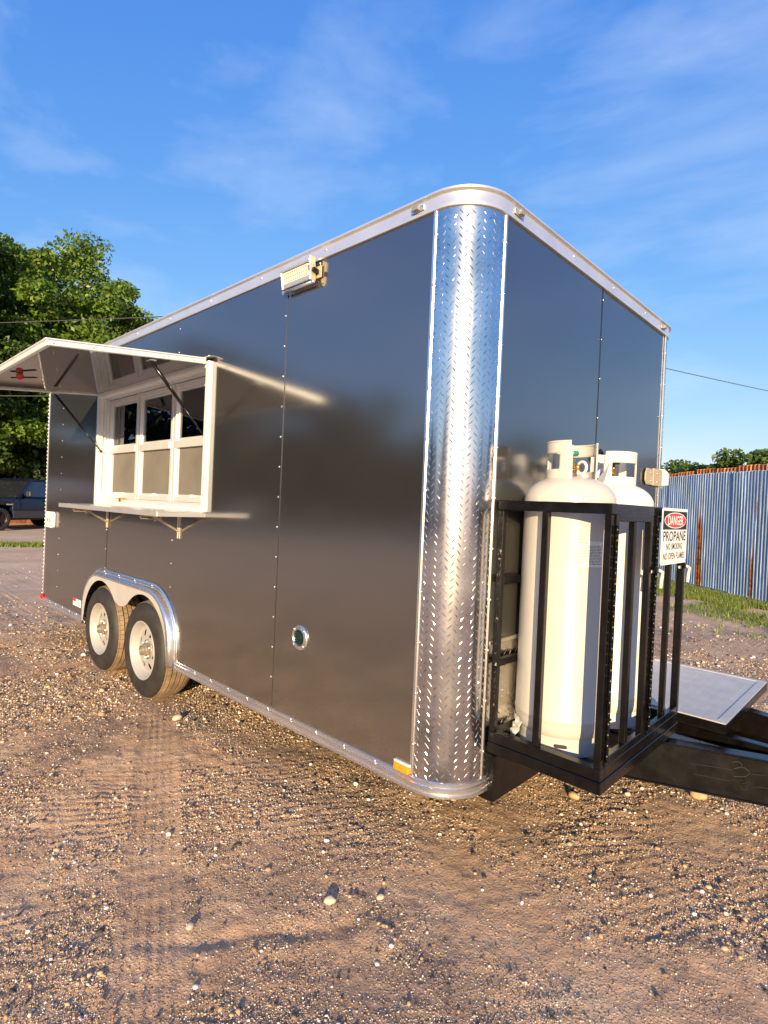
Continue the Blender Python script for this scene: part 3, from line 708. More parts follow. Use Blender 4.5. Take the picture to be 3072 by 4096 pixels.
# edge strips of the corner cover
for nm, b in [('corner_strip', (-RC-.016, -RC-.001, -.0085, .0, ZB-.003, ZT+.002)), ('corner_strip', (-.001, .0085, .190, .203, ZB-.003, ZT+.002)), ('corner_strip', (-.001, .0085, WD-.203, WD-.190, ZB-.003, ZT+.002))]:
    MB().box(*b).build(nm, ALUB, T, bevel=.002)
# stone guard along the bottom of the front
def flat_plate_lugs(y0, y1, z0, z1, x):
    fr = []; px_ = .0225; pz = .0290
    for ci in range(int((y1-y0)/px_)):
        for ri in range(int((z1-z0)/pz)-0):
            z = z0+.012+ri*pz+(pz/2 if ci % 2 else 0)
            if z > z1-.012: continue
            th = R(50)*(1 if ci % 2 else -1); u = Vector((0,math.cos(th),math.sin(th)))
            fr.append((Vector((x, y0+px_*(ci+.5), z)), u, Vector((1,0,0)).cross(u), Vector((1,0,0))))
    return fr
sg_ = MB().box(.0022, .0052, .204, WD-.204, ZB, .90).build('stone_guard', PLATE, T)
o = lugs(flat_plate_lugs(.205, WD-.205, ZB, .90, .0053)).build('raised_lugs', PLATE, sg_, fix=False); o['kind'] = 'stuff'
MB().box(.002, .012, .204, WD-.204, .898, .916).build('guard_cap', ALUB, T, bevel=.002)
MB().tube([(.006,1.118,1.715),(.022,1.118,1.745),(.024,1.135,1.772),(.024,1.158,1.784),(.024,1.182,1.774),(.022,1.198,1.745),(.006,1.198,1.715)], .009, 8).build('lifting_hook', BLK, T, smooth=True)
# rivets
mb = MB()
def rv(x, y, z, nrm, r=.0062):
    sc = (.55,1,1) if abs(nrm[0]) > .5 else (1,.55,1)
    mb.sphere((x,y,z), r, 8, 4, sc)
for xs in (-1.188, -2.385, -3.565, -4.785):
    for k in range(14):
        z = .52 + k*.158
        if WX0-.04 < xs < WX1+.04 and WZ0-.08 < z < WZ1+.08: continue
        if FX0 < xs < FX1 and z < FTOP+.03: continue
        rv(xs, -.0062, z, (0,1,0))
for k in range(11):
    z = .47 + k*.205
    rv(-RC-.004, -.009, z+.02, (0,1,0), .0065); rv(.009, .1965, z, (1,0,0), .0065); rv(.009, WD-.1965, z, (1,0,0), .006); rv(.0065, 1.146, z+.05, (1,0,0), .0055)
for k in range(24):
    if not FX0-.03 < -.40-k*.20 < FX1+.03: rv(-.40-k*.20, -.0105, .351, (0,1,0), .006)
for k in range(9): rv(-.32-k*.55, -.0135, 2.668, (0,1,0), .006); 
for k in range(4): rv(.0135, .30+k*.48, 2.668, (1,0,0), .006)
for k in range(7): rv(.0135, .28+k*.27, .907, (1,0,0), .005)
o = mb.build('rivets', RIVET, T, smooth=True); o['kind'] = 'stuff'

# marker lights on the roof trim
def marker(loc, rz):
    r0 = bpy.data.objects.new('marker_light', None); COL.objects.link(r0); r0.parent = T; r0.location = loc; r0.rotation_euler = (0,0,rz)
    m = MB(); m.box(-.036,.036,-.004,.0,-.012,.012); m.build('base', ALUB, r0, bevel=.002)
    m = MB(); m.box(-.016,.016,-.022,-.0045,-.011,.011); m.build('lens', mat('clear_lens', (.20,.20,.20), .1, 0, 1.6), r0, bevel=.004, seg=2)
marker((-.285,-.0145,2.662), 0); marker((.0145,.27,2.662), R(90)); marker((.0145,2.05,2.662), R(90)); marker((-4.6,-.0145,2.662), 0)

# ---- serving window
WN = bpy.data.objects.new('serving_window', None); COL.objects.link(WN); WN.parent = T
a0, a1, c0, c1 = -3.80, -1.925, 1.357, 2.290
m = MB(); y0, y1 = -.034, .0
m.box(a0, a0+.036, y0, y1, c0, c1); m.box(a1-.036, a1, y0, y1, c0, c1); m.box(a0+.0361, a1-.0361, y0+.001, y1, c1-.036, c1-.001); m.box(a0+.0361, a1-.0361, y0+.001, y1, c0+.001, c0+.028)
m.build('outer_frame', FRAMEW, WN, bevel=.003)
m = MB(); i0, i1, j0, j1 = a0+.040, a1-.040, c0+.028, c1-.038
m.add([(i0,-.030,j0),(i0,.085,j0),(i0,.085,j1),(i0,-.030,j1)],[(0,1,2,3)]); m.add([(i1,-.030,j0),(i1,.085,j0),(i1,.085,j1),(i1,-.030,j1)],[(0,1,2,3)])
m.add([(i0,-.030,j1),(i1,-.030,j1),(i1,.085,j1),(i0,.085,j1)],[(0,1,2,3)]); m.add([(i0,-.030,j0),(i1,-.030,j0),(i1,.085,j0+.02),(i0,.085,j0+.02)],[(0,1,2,3)])
m.build('jamb_liner', FRAMEW, WN, solid=.002)
m = MB()
for k in range(3):       # ribs on the jambs, head and sill
    y = -.002+k*.026
    m.box(i0, i0+.012, y, y+.006, j0+.02, j1); m.box(i1-.012, i1, y, y+.006, j0+.02, j1); m.box(i0+.013, i1-.013, y, y+.006, j1-.014, j1)
    m.box(i0+.013, i1-.013, y, y+.006, j0+.004*k, j0+.018+.004*k)
m.build('jamb_ribs', SASH, WN, bevel=.001)
UN = [(-3.745,-3.155),(-3.145,-2.555),(-2.545,-1.980)]
for (u0, u1) in UN:
    m = MB(); y0, y1 = .052, .086; w = .036; zb, zt, zm = 1.412, 2.235, 1.812
    m.box(u0, u0+w, y0, y1, zb, zt); m.box(u1-w, u1, y0, y1, zb, zt); m.box(u0+w, u1-w, y0+.001, y1, zt-w, zt-.001); m.box(u0+w, u1-w, y0+.001, y1, zb+.001, zb+.036)
    m.build('window_frame', SASH, WN, bevel=.002)
    m = MB(); m.box(u0+w, u1-w, .044, .080, zm-.026, zm+.022); m.box(u0+w, u0+w+.02, .062, .082, zm+.022, zt-w); m.box(u1-w-.02, u1-w, .062, .082, zm+.022, zt-w)
    m.box(u0+w+.0201, u1-w-.0201, .063, .082, zm+.0221, zm+.042); m.box(u0+w+.0201, u1-w-.0201, .063, .082, zt-w-.02, zt-w-.0005)
    m.build('upper_sash', SASH, WN, bevel=.002)
    m = MB(); m.box(u0+w, u0+w+.012, .066, .080, zb+.036, zm-.026); m.box(u1-w-.012, u1-w, .066, .080, zb+.036, zm-.026)
    m.box(u0+w+.018, u0+w+.024, .070, .083, zb+.036, zm-.026); m.box(u0+w+.0121, u1-w-.0121, .067, .080, zb+.0361, zb+.050)
    m.build('lower_sash', SASH, WN)
    MB().box(u0+w+.02, u1-w-.02, .074, .078, zm+.042, zt-w-.02).build('pane', GLASS, WN)
    MB().box(u0+w+.0122, u1-w-.0122, .074, .0755, zb+.050, zm-.026).build('insect_screen', SCREEN, WN)
    MB().box((u0+u1)/2-.02, (u0+u1)/2+.02, .056, .066, zb+.036, zb+.052).build('latch', WHITEP, WN)
MB().box(-3.32,-3.27,-.012,.022,c0+.029,c0+.062).build('lock_tab', BRASS, WN, bevel=.003)
# ---- serving shelf
SH = bpy.data.objects.new('serving_shelf', None); COL.objects.link(SH); SH.parent = T
m = MB(); m.box(-3.745,-1.945,-.312,-.004,1.352,1.357); m.box(-3.745,-1.945,-.314,-.310,1.326,1.3569); m.box(-3.747,-3.743,-.309,-.004,1.326,1.3518); m.box(-1.947,-1.943,-.309,-.004,1.326,1.3518)
m.build('shelf_top', ALU, SH, bevel=.0015)
mb = MB()
for k in range(9): mb.sphere((-3.70+k*.215,-.045,1.3575), .007, 8, 4, (1,1,.5))
for k in range(4): mb.sphere((-3.6+k*.5,-.28,1.3575), .006, 8, 4, (1,1,.5))
o = mb.build('rivets', RIVET, SH, smooth=True); o['kind'] = 'stuff'
def bracket(x):
    b = bpy.data.objects.new('folding_bracket', None); COL.objects.link(b); b.parent = SH; b.location = (x,0,0)
    m = MB(); m.box(-.021,-.004,-.014,-.0045,1.170,1.322); m.box(.004,.021,-.014,-.0045,1.170,1.322); m.box(-.0039,.0039,-.010,-.0045,1.171,1.321); m.build('wall_plate', BRACKET, b, bevel=.002)
    m = MB(); m.bar((0,-.018,1.222),(0,-.185,1.318),.016,.014); m.build('brace', BRACKET, b, bevel=.002)
    m = MB(); m.bar((0,-.012,1.319),(0,-.255,1.319),.020,.011); m.tube([(0,-.255,1.318),(0,-.268,1.312),(0,-.262,1.300),(0,-.15,1.297)], .004, 6); m.bar((.0,-.13,1.31),(.0,-.175,1.286),.014,.006); m.build('arm', BRACKET, b)
    m = MB(); m.tube([(-.024,-.016,1.222),(.024,-.016,1.222)], .004, 8); m.build('pivot', RIVET, b)
bracket(-3.545); bracket(-2.285)
# ---- awning
AW = bpy.data.objects.new('awning', None); COL.objects.link(AW); AW.parent = T
AX0, AX1 = -3.80, -1.945; HY, HZ = -.040, 2.290; OY, OZ = -.905, 2.200
dv = Vector((0,OY-HY,OZ-HZ)); AL = dv.length; ang = math.atan2(-(OZ-HZ), -(OY-HY))
AW.location = (0,HY,HZ); AW.rotation_euler = (ang,0,0)       # local -Y runs out along the panel
m = MB(); m.box(AX0+.024,AX1-.024,-AL+.024,-.0,-.009,-.004); m.build('inner_sheet', GLOSSB, AW)
m = MB(); m.box(AX0+.002,AX1-.002,-AL+.002,0,.0081,.012); m.build('outer_sheet', CHAR, AW)
m = MB()
for b in [(AX0,AX0+.024,-AL,0),(AX1-.024,AX1,-AL,0),(AX0+.0241,AX1-.0241,-AL,-AL+.024)]: m.box(*b,-.020,.0078)
for b in [(AX0-.006,AX0+.012,-AL-.006,0),(AX1-.012,AX1+.006,-AL-.006,0),(AX0+.0121,AX1-.0121,-AL-.006,-AL+.012)]: m.box(*b,.0079,.016)
m.build('edge_frame', FRAMEW, AW, bevel=.0025)
MB().box(AX0-.03,AX1+.055,-.012,.038,.0162,.023).build('hinge_strip', ALUB, AW, bevel=.002)
mb = MB()
for k in range(5): mb.sphere((AX1+.001,-.08-k*.19,-.006), .006, 8, 4, (.5,1,1)); mb.sphere((AX0+.2+k*.35,-AL-.001,-.006), .006, 8, 4, (1,.5,1))
o = mb.build('rivets', RIVET, AW, smooth=True); o['kind'] = 'stuff'
# struts (gas springs) from the jambs up to the awning
Minv = (Matrix.Translation((0,HY,HZ)) @ Matrix.Rotation(ang,4,'X')).inverted()
for x, zl in [(-1.985,1.83),(-3.735,1.80)]:
    A = Minv @ Vector((x,-.012,zl)); B = Vector((x+(.012 if x > -3 else -.012),-.33,-.040)); Mid = A.lerp(B,.42)
    m = MB(); m.tube([Mid,B], .0105, 10); m.sphere(B,.013,8,6); m.sphere(A,.012,8,6); m.tube([A,Mid], .0048, 8); m.build('gas_strut', BLK, AW, smooth=True)
    m = MB(); m.box(B.x-.022,B.x+.022,B.y-.020,B.y+.020,-.036,-.0305); m.build('strut_mount', RIVET, AW)
# latch hanging from the awning's underside
m = MB(); m.lathe([(.0,-.046),(.016,-.046),(.020,-.038),(.020,-.012)], 14, (-3.02,-.74,0)); m.build('latch_knob', RED, AW, smooth=True)
m = MB(); m.bar((-3.05,-.74,-.030),(-2.96,-.66,-.034),.030,.008); m.bar((-3.05,-.745,-.030),(-3.09,-.77,-.030),.03,.008); m.build('latch_handle', BLK, AW, bevel=.003)

# ---- flood light on the side wall
FL = bpy.data.objects.new('flood_light', None); COL.objects.link(FL); FL.parent = T; FL.location = (-1.062,-.032,2.588); FL.rotation_euler = (R(10),0,0)
m = MB(); w, h, d = .122, .046, .024
m.box(-w,w,-.004,d,-h,h); m.build('housing', ALUB, FL, bevel=.004)
m = MB()
m.box(-w,w,-.016,-.0041,h-.010,h); m.box(-w,-w+.010,-.016,-.0041,-h,h-.0101); m.box(w-.010,w,-.016,-.0041,-h,h-.0101); m.box(-w+.0101,w-.0101,-.016,-.0041,-h,-h+.022); m.build('rim', ALU, FL, bevel=.0015)
MB().box(-w+.0105,w-.026,-.0075,-.0042,-h+.023,h-.011).build('led_board', LEDW, FL)
m = MB()
for i in range(11):
    for j in range(3): m.box(-w+.020+i*.0178,-w+.027+i*.0178,-.0095,-.0076,-h+.029+j*.019,-h+.034+j*.019)
o = m.build('led_chips', mat('led_chip', (.30,.22,.10), .4), FL); o['kind'] = 'stuff'
MB().box(w-.024,w-.012,-.010,-.0043,.0,.024).build('sensor_label', REDP, FL)
m = MB(); m.bar((w+.006,-.012,-h-.010),(w+.006,.0,h+.012),.006,.034,(0,1,0)); m.build('side_bracket', TANPL, FL, bevel=.002)
m = MB(); m.tube([(-w+.01,-.010,-h-.016),(w+.004,-.010,-h-.016)], .0085, 10); m.sphere((-w+.008,-.010,-h-.016),.011); m.sphere((w+.004,-.010,-h-.016),.011); m.build('tilt_rod', ALUB, FL, smooth=True)
MB().box(-.950,-.900,-.012,-.005,2.545,2.605).build('mount_plate', TANPL, T, bevel=.008, seg=2)
m = MB(); m.bar((-.925,-.012,2.572),(-.925,-.045,2.58),.02,.02); m.build('mount_arm', BLK, T)

# ---- round docking light
DL = bpy.data.objects.new('docking_light', None); COL.objects.link(DL); DL.parent = T; DL.location = (-.957,-.003,.771)
m = MB(); m.lathe([(.040,-.004),(.042,-.012),(.047,-.014),(.050,-.009),(.054,-.011),(.060,-.008),(.063,-.002),(.063,0)], 36, (0,0,0), 'Y'); m.build('bezel', ALUB, DL, smooth=True)
m = MB(); m.lathe([(.0,-.010),(.02,-.0095),(.034,-.008),(.041,-.004)], 28, (0,0,0), 'Y')
for k in range(5): m.box(-.030,.030,-.0135,-.0085,-.028+k*.013,-.022+k*.013)
m.build('lens', GREENL, DL, auto=30)
for a in (45,135,225,315): MB().sphere((.054*math.cos(R(a)),-.0115,.054*math.sin(R(a))), .0055, 8, 4, (1,.6,1)).build('screw', RIVET, DL, smooth=True)
# ---- outlet cover at the rear, sticker, reflectors
OC = bpy.data.objects.new('outlet_cover', None); COL.objects.link(OC); OC.parent = T; OC.location = (-5.035,-.003,1.165)
def roundrect(w, h, r, n=5):
    P2 = []
    for cx, cz, a0 in ((w-r,h-r,0),(-w+r,h-r,90),(-w+r,-h+r,180),(w-r,-h+r,270)):
        for i in range(n+1): a = R(a0+90*i/n); P2.append((cx+r*math.cos(a), cz+r*math.sin(a)))
    return P2
MB().prism(roundrect(.118,.080,.03), 'Y', -.028, 0).build('cover_plate', WHITEP, OC, bevel=.005, seg=2)
m = MB(); m.bar((-.055,-.029,.01),(-.025,-.029,-.006),.010,.004,(0,1,0)); m.bar((-.055,-.029,-.02),(-.025,-.029,-.007),.010,.004,(0,1,0)); m.bar((.02,-.029,.008),(.045,-.029,-.008),.010,.004,(0,1,0)); m.bar((.05,-.029,-.012),(.03,-.029,-.024),.010,.004,(0,1,0)); m.build('slot_marks', mat('red_mark', (.35,.05,.03), .5), OC)
m = MB(); m.box(-.285,-.205,-.020,-.003,.362,.392); m.build('amber_reflector', AMBER, T, bevel=.003)
MB().box(-.288,-.203,-.013,-.003,.392,.400).build('reflector_base', WHITEP, T)
MB().sphere((L0+.01,-.016,.366), .030, 12, 8, (1,.55,.9)).build('tail_marker', RED, T, smooth=True)
m = MB(); m.mi = 0; m.box(-4.31,-4.10,-.0068,-.0062,.420,.485); m.build('warning_sticker', WHITEPR, T)
MB().box(-4.31,-4.235,-.0074,-.0069,.458,.485).build('sticker_red', REDP, T); MB().box(-4.17,-4.16,-.0074,-.0069,.437,.462).build('sticker_mark', BLKP, T)

# ---- tandem fender
FE = bpy.data.objects.new('fender', None); COL.objects.link(FE); FE.parent = T
FYO = -.052
m = MB(); A_ = fender_pts(-.028); B_ = fender_pts(.0); C_ = fender_pts(.006); D_ = fender_pts(.022)
rows = [[(x,-.007,z) for x,z in A_], [(x,-.010,z) for x,z in B_], [(x,FYO*.75,z) for x,z in C_], [(x,FYO,z) for x,z in fender_pts(.016)], [(x,FYO-.001,z) for x,z in fender_pts(.036)]]
k = len(A_); m.add([p for r in rows for p in r], [(i*k+j, i*k+j+1, (i+1)*k+j+1, (i+1)*k+j) for i in range(len(rows)-1) for j in range(k-1)])
m.build('arch', ALUB, FE, solid=.002, auto=50)
# skirt with the pointed dip between the wheels
WXF, WXR, WR = -2.70, -3.53, .350
def skirt_low(x):
    v = -9
    for c in (WXR+.03, WXF):
        q = abs(x-c)
        if q < .392: v = max(v, .35+math.sqrt(.392**2-q*q))
    d = abs(x-(WXR+.03+WXF)/2)
    if d < .13: v = max(v, .600+(d/.13)**2*.035)
    return max(v, .35)
def skirt_top(x):
    P2 = fender_pts(.034)
    for (a,za),(b,zb) in zip(P2[1:-1], P2[2:]):
        if a <= x <= b and b > a: return za+(zb-za)*(x-a)/(b-a)
    return .32
m = MB(); xs = np.linspace(FX0+.035, FX1-.035, 90)
for a, b in zip(xs, xs[1:]):
    la, lb, ta, tb = skirt_low(a), skirt_low(b), skirt_top(a), skirt_top(b)
    if la >= ta-.002 and lb >= tb-.002: continue
    la, lb = max(.32,min(la,ta)), max(.32,min(lb,tb)); m.add([(a,FYO-.001,la),(b,FYO-.001,lb),(b,FYO-.001,tb),(a,FYO-.001,ta)], [(0,1,2,3)])
m.build('skirt', SKIRT, FE, solid=.002)
mb = MB()
for x in np.linspace(FX0+.4, FX1-.4, 4): mb.sphere((x,-.0115,FTOP+.012), .0065, 8, 4, (1,.5,1))
for z in (.42,.56): mb.sphere((FX1+.014,-.0115,z), .0065, 8, 4, (1,.5,1))
o = mb.build('rivets', RIVET, FE, smooth=True); o['kind'] = 'stuff'
# wheel well (dark box behind)
m = MB(); P2 = fender_pts(.034); k = len(P2)
m.add([(x,-.004,z) for x,z in P2]+[(x,.42,z) for x,z in P2], [(i,i+1,k+i+1,k+i) for i in range(k-1)])
m.add([(x,.42,z) for x,z in P2], [tuple(range(k))]); m.build('wheel_well', DARK, T)
MB().bar((WXF,.25,.30),(WXF,WD-.25,.30),.09,.09).build('axle', BLK, T); MB().bar((WXR,.25,.30),(WXR,WD-.25,.30),.09,.09).build('axle', BLK, T)
for yy in (.45, WD-.45): MB().box(-5.1,-.06,yy-.04,yy+.04,.17,.303).build('chassis_rail', BLK, T)

# ---- wheels (local: axis along Y, outer side at -Y)
def wheel_proto():
    w = bpy.data.objects.new('wheel', None); COL.objects.link(w); w.parent = T
    m = MB(); r = WR
    m.lathe([(.198,.006),(.205,-.004),(.225,-.012),(.262,-.018),(.295,-.014),(.318,-.002),(.333,.014),(.341,.030)], 72, (0,0,0), 'Y')
    m.lathe([(.341,.200),(.318,.232),(.262,.244),(.205,.232),(.195,.215)], 48, (0,0,0), 'Y')
    m.build('tyre', TYRE, w, smooth=True)
    m = MB(); m.lathe([(.3405,.0295),(.3405,.2005)], 72, (0,0,0), 'Y'); m.build('tread_base', GROOVE, w, smooth=True)
    # tread blocks between the grooves
    m = MB(); bands = [(.020,.058,.338,.348),(.067,.092,.349,.350),(.101,.128,.350,.350),(.137,.162,.350,.349),(.171,.208,.348,.338)]
    nb = 58
    for bi, (y0, y1, ra, rb) in enumerate(bands):
        for k in range(nb):
            t0 = 2*math.pi*(k+.31*bi)/nb; t1 = t0 + 2*math.pi/nb*.92
            q = []
            for y, r_o in ((y0,ra),(y1,rb)):
                for tt in (t0,t1): q += [(r_o*math.cos(tt),y,r_o*math.sin(tt)), (.3395*math.cos(tt) if bi not in (0,4) else .330*math.cos(tt),y,.3395*math.sin(tt) if bi not in (0,4) else .330*math.sin(tt))]
            m.add(q, [(0,2,6,4),(0,1,3,2),(4,6,7,5),(0,4,5,1),(2,3,7,6)])
    o = m.build('tread_blocks', TREAD, w); o['kind'] = 'stuff'
    # rim
    rm = MB(); rm.lathe([(.206,-.006),(.208,-.012),(.200,-.014),(.194,-.006),(.188,.010),(.182,.014),(.177,.028),(.170,.036),(.166,.040),(.160,.042)], 64, (0,0,0), 'Y'); rm.build('rim', RIM, w, smooth=True)
    # disc with eight oval vent holes
    d = MB(); nh = 8; ri, ro, yd = .070, .1605, .042
    for h in range(nh):
        a0 = 2*math.pi*h/nh; a1 = a0 + 2*math.pi/nh; am = (a0+a1)/2; rc = .122; outer = []; inner = []; sN = 8
        for i in range(sN): outer.append((ri, a0+(a1-a0)*i/sN))
        for i in range(sN): outer.append((ri+(ro-ri)*i/sN, a1))
        for i in range(sN): outer.append((ro, a1-(a1-a0)*i/sN))
        for i in range(sN): outer.append((ro-(ro-ri)*i/sN, a0))
        op = [(r_*math.cos(t_), r_*math.sin(t_)) for r_, t_ in outer]
        c = (rc*math.cos(am), rc*math.sin(am)); er = Vector((math.cos(am),math.sin(am))); et = Vector((-math.sin(am),math.cos(am)))
        for (px_,pz_) in op:
            dl = Vector((px_-c[0],pz_-c[1])); u, v = dl.dot(er)/.025, dl.dot(et)/.018; q = math.hypot(u,v); inner.append((c[0]+(er*u*.025+et*v*.018).x/q, c[1]+(er*u*.025+et*v*.018).y/q))
        def yy(r_): return yd - .018*max(0, 1-abs(r_-.095)/.06)
        kk = len(op)
        vs = [(x,yy(math.hypot(x,z)),z) for x,z in op]+[(x,yy(math.hypot(x,z)),z) for x,z in inner]+[(x,yy(math.hypot(x,z))+.004,z) for x,z in inner]
        d.add(vs, [(i,(i+1) % kk,kk+(i+1) % kk,kk+i) for i in range(kk)]+[(kk+i,kk+(i+1) % kk,2*kk+(i+1) % kk,2*kk+i) for i in range(kk)])
    d.build('disc', RIM, w, auto=30)
    MB().lathe([(.158,.090),(.0,.090)], 32, (0,0,0), 'Y').build('brake_drum', DARK, w)
    hb = MB(); hb.lathe([(.071,.040),(.064,.030),(.052,.030),(.046,.026),(.042,.008),(.037,.004),(.0355,-.010),(.033,-.016),(.022,-.018),(.020,-.012),(.0,-.012)], 28, (0,0,0), 'Y'); hb.build('hub', mat('dusty_hub', (.34,.29,.23), .38, .55, var=.35, vscale=30), w, auto=35)
    ln = MB()
    for k in range(6):
        a = R(60*k+20); ln.lathe([(.009,.037),(.009,.018),(.005,.013),(0,.013)], 6, (.060*math.cos(a)*1.0,0,.060*math.sin(a)), 'Y')
    ln.build('lug_nuts', RIVET, w)
    return w
wh = wheel_proto(); wh.location = (WXF,-.038,WR-.004)
w2 = copy_tree(wh, T); w2.location = (WXR,-.038,WR-.004); w2.rotation_euler = (0,R(23),0)
for xx in (WXF, WXR):
    q = copy_tree(wh, T); q.location = (xx, WD+.02, WR-.004); q.rotation_euler = (0,0,math.pi)
# ---- drawbar
DB = bpy.data.objects.new('drawbar', None); COL.objects.link(DB); DB.parent = T
MB().box(-.06,.045,.225,WD-.225,.262,.452).build('cross_beam', BLK, DB, bevel=.004)
def channel(a, b, z0, z1, name='rail'):
    a = Vector((*a,0)); b = Vector((*b,0)); d = (b-a).normalized(); nrm = Vector((d.y,-d.x,0)); m = MB()
    def slab(o0, o1, za, zb): m.prism([((a+nrm*o0).x,(a+nrm*o0).y),((b+nrm*o0).x,(b+nrm*o0).y),((b+nrm*o1).x,(b+nrm*o1).y),((a+nrm*o1).x,(a+nrm*o1).y)], 'Z', za, zb)
    slab(-.030,.0,z0+.008,z1-.008); slab(-.065,.004,z1-.0079,z1); slab(-.065,.004,z0,z0+.0079); return m.build(name, BLK, DB, bevel=.002)
channel((.046,.742),(1.55,1.387-.05), .270, .462)
channel((1.55,1.50),(.046,1.93), .270, .462)
CHALK = mat('chalk_scratch', (.030,.024,.020), .8)
for i_, pl_ in enumerate([[(0.7157, 1.0053, 0.4273), (0.7253, 1.0091, 0.4337), (0.7384, 1.0143, 0.4339), (0.7469, 1.0177, 0.4251), (0.7431, 1.0162, 0.4143), (0.72, 1.007, 0.4014)], [(0.7431, 1.0162, 0.4143), (0.7571, 1.0217, 0.4135), (0.7705, 1.027, 0.4031), (0.7719, 1.0276, 0.3924), (0.7601, 1.0229, 0.3788), (0.7408, 1.0153, 0.3725), (0.7212, 1.0075, 0.3707)], [(0.584, 0.9532, 0.3459), (0.6318, 0.9721, 0.3477), (0.709, 1.0027, 0.3469)], [(0.5684, 0.947, 0.3889), (0.6368, 0.9741, 0.3922), (0.7136, 1.0045, 0.3966)], [(0.779, 1.0304, 0.3928), (0.811, 1.043, 0.3965), (0.833, 1.0517, 0.4022)], [(0.797, 1.0375, 0.344), (0.8351, 1.0526, 0.3475)], [(0.7122, 1.0039, 0.3498), (0.7217, 1.0077, 0.3583), (0.7317, 1.0117, 0.3546), (0.7272, 1.0099, 0.3452), (0.7353, 1.0131, 0.3464), (0.7445, 1.0167, 0.3619), (0.7545, 1.0207, 0.3581), (0.7484, 1.0183, 0.3471), (0.7613, 1.0234, 0.3495), (0.7705, 1.027, 0.3621), (0.7773, 1.0297, 0.3535), (0.7681, 1.026, 0.343)], [(0.7455, 1.0171, 0.3373), (0.7528, 1.02, 0.3185), (0.7657, 1.0251, 0.3198), (0.7666, 1.0255, 0.3385)]]):
    MB().tube(pl_, (.0016 if i_ < 2 else .0008), 5).build('chalk_mark', CHALK, DB)
MB().box(.046,1.5,1.222,1.272,.400,.458).build('centre_tube', BLK, DB, bevel=.004)
MB().bar((1.45,1.37,.43),(1.85,1.37,.43),.11,.10).build('coupler', BLK, DB, bevel=.02)
# ---- diamond plate platform
PF = bpy.data.objects.new('step_platform', None); COL.objects.link(PF); PF.parent = T
X0,X1,Y0,Y1,ZP = .050,.655,1.150,2.105,.532
m = MB(); m.box(X0,X1,Y0,Y1,ZP-.046,ZP-.003); m.build('deck_frame', BLK, PF, bevel=.003)
m = MB(); m.box(X0+.004,X1-.004,Y0+.004,Y1-.004,ZP-.0029,ZP); dk = m.build('deck_plate', DECK, PF)
m = MB(); m.box(X0,X1,Y0,Y0+.040,ZP+.0002,ZP+.003); m.box(X1-.040,X1,Y0+.0401,Y1,ZP+.0002,ZP+.003); m.box(X0,X1-.0401,Y1-.035,Y1,ZP+.0002,ZP+.003); m.build('edge_strip', DECK, PF, bevel=.001)
fr = []
for ci in range(23):
    for ri in range(28):
        x = X0+.02+ci*.0245+rnd.uniform(-.003,.003); y = Y0+.05+ri*.0325+(.016 if ci % 2 else 0)+rnd.uniform(-.004,.004)
        if x > X1-.05 or y > Y1-.05: continue
        th = R(50)*(1 if ci % 2 else -1); u = Vector((math.cos(th),math.sin(th),0)); fr.append((Vector((x,y,ZP+.0002)), u, Vector((0,0,1)).cross(u), Vector((0,0,1))))
o = lugs(fr, .026, .0060, .0005).build('raised_lugs', DECK, dk, fix=False); o['kind'] = 'stuff'
for (x,y) in ((.3,1.3),(.3,1.85)): MB().box(x-.03,x+.03,y-.03,y+.03,.455,.487).build('deck_support', BLK, PF)

# ---- cylinder cage
CG = bpy.data.objects.new('cylinder_cage', None); COL.objects.link(CG); CG.parent = T
CX0, CX1, CY0, CY1 = .018, .477, .208, 1.068
B0, B1, B2, TP0, TP1 = .469, .512, .555, 1.449, 1.488
def cbox(name, b, bev=.0025): return MB().box(*b).build(name, BLK, CG, bevel=bev)
# base frame: two stacked rails
for (z0, z1, e) in ((B0,B1-.0005,.004),(B1+.0005,B2,0)):
    cbox('base_rail', (CX0,CX1+e,CY0-e,CY0+.04,z0,z1)); cbox('base_rail', (CX0,CX1+e,CY1-.04,CY1+e,z0,z1))
    cbox('base_rail', (CX1-.04,CX1+e,CY0+.0402,CY1-.0402,z0,z1)); cbox('base_rail', (CX0,CX0+.04,CY0+.0402,CY1-.0402,z0,z1))
for y in (.36,.52,.80,.95): cbox('floor_bar', (CX0+.0402,CX1-.0402,y-.025,y+.025,.490,.508))
# top frame
cbox('top_rail', (CX0,CX1,CY0,CY0+.026,TP0,TP1)); cbox('top_rail', (CX0,CX1,CY1-.026,CY1,TP0,TP1)); cbox('top_rail', (CX1-.026,CX1,CY0+.0262,CY1-.0262,TP0,TP1)); cbox('top_rail', (CX0,CX0+.026,CY0+.0262,CY1-.0262,TP0,TP1))
for x, y in ((CX0+.001,CY0+.001),(CX1-.027,CY0+.001),(CX0+.001,CY1-.027),(CX1-.027,CY1-.027)): cbox('corner_post', (x,x+.026,y,y+.026,B2+.0003,TP0-.0003))
cbox('bar', (.212,.238,CY0+.001,CY0+.027,B2+.0003,TP0-.0003)); cbox('bar', (.212,.238,CY1-.027,CY1-.001,B2+.0003,TP0-.0003))
for z in (.815,1.150): cbox('back_rail', (CX0+.002,CX0+.026,CY0+.0275,CY1-.0275,z,z+.030))
cbox('centre_post', (CX1-.028,CX1-.002,.622,.648,B2+.0003,TP0-.0003))
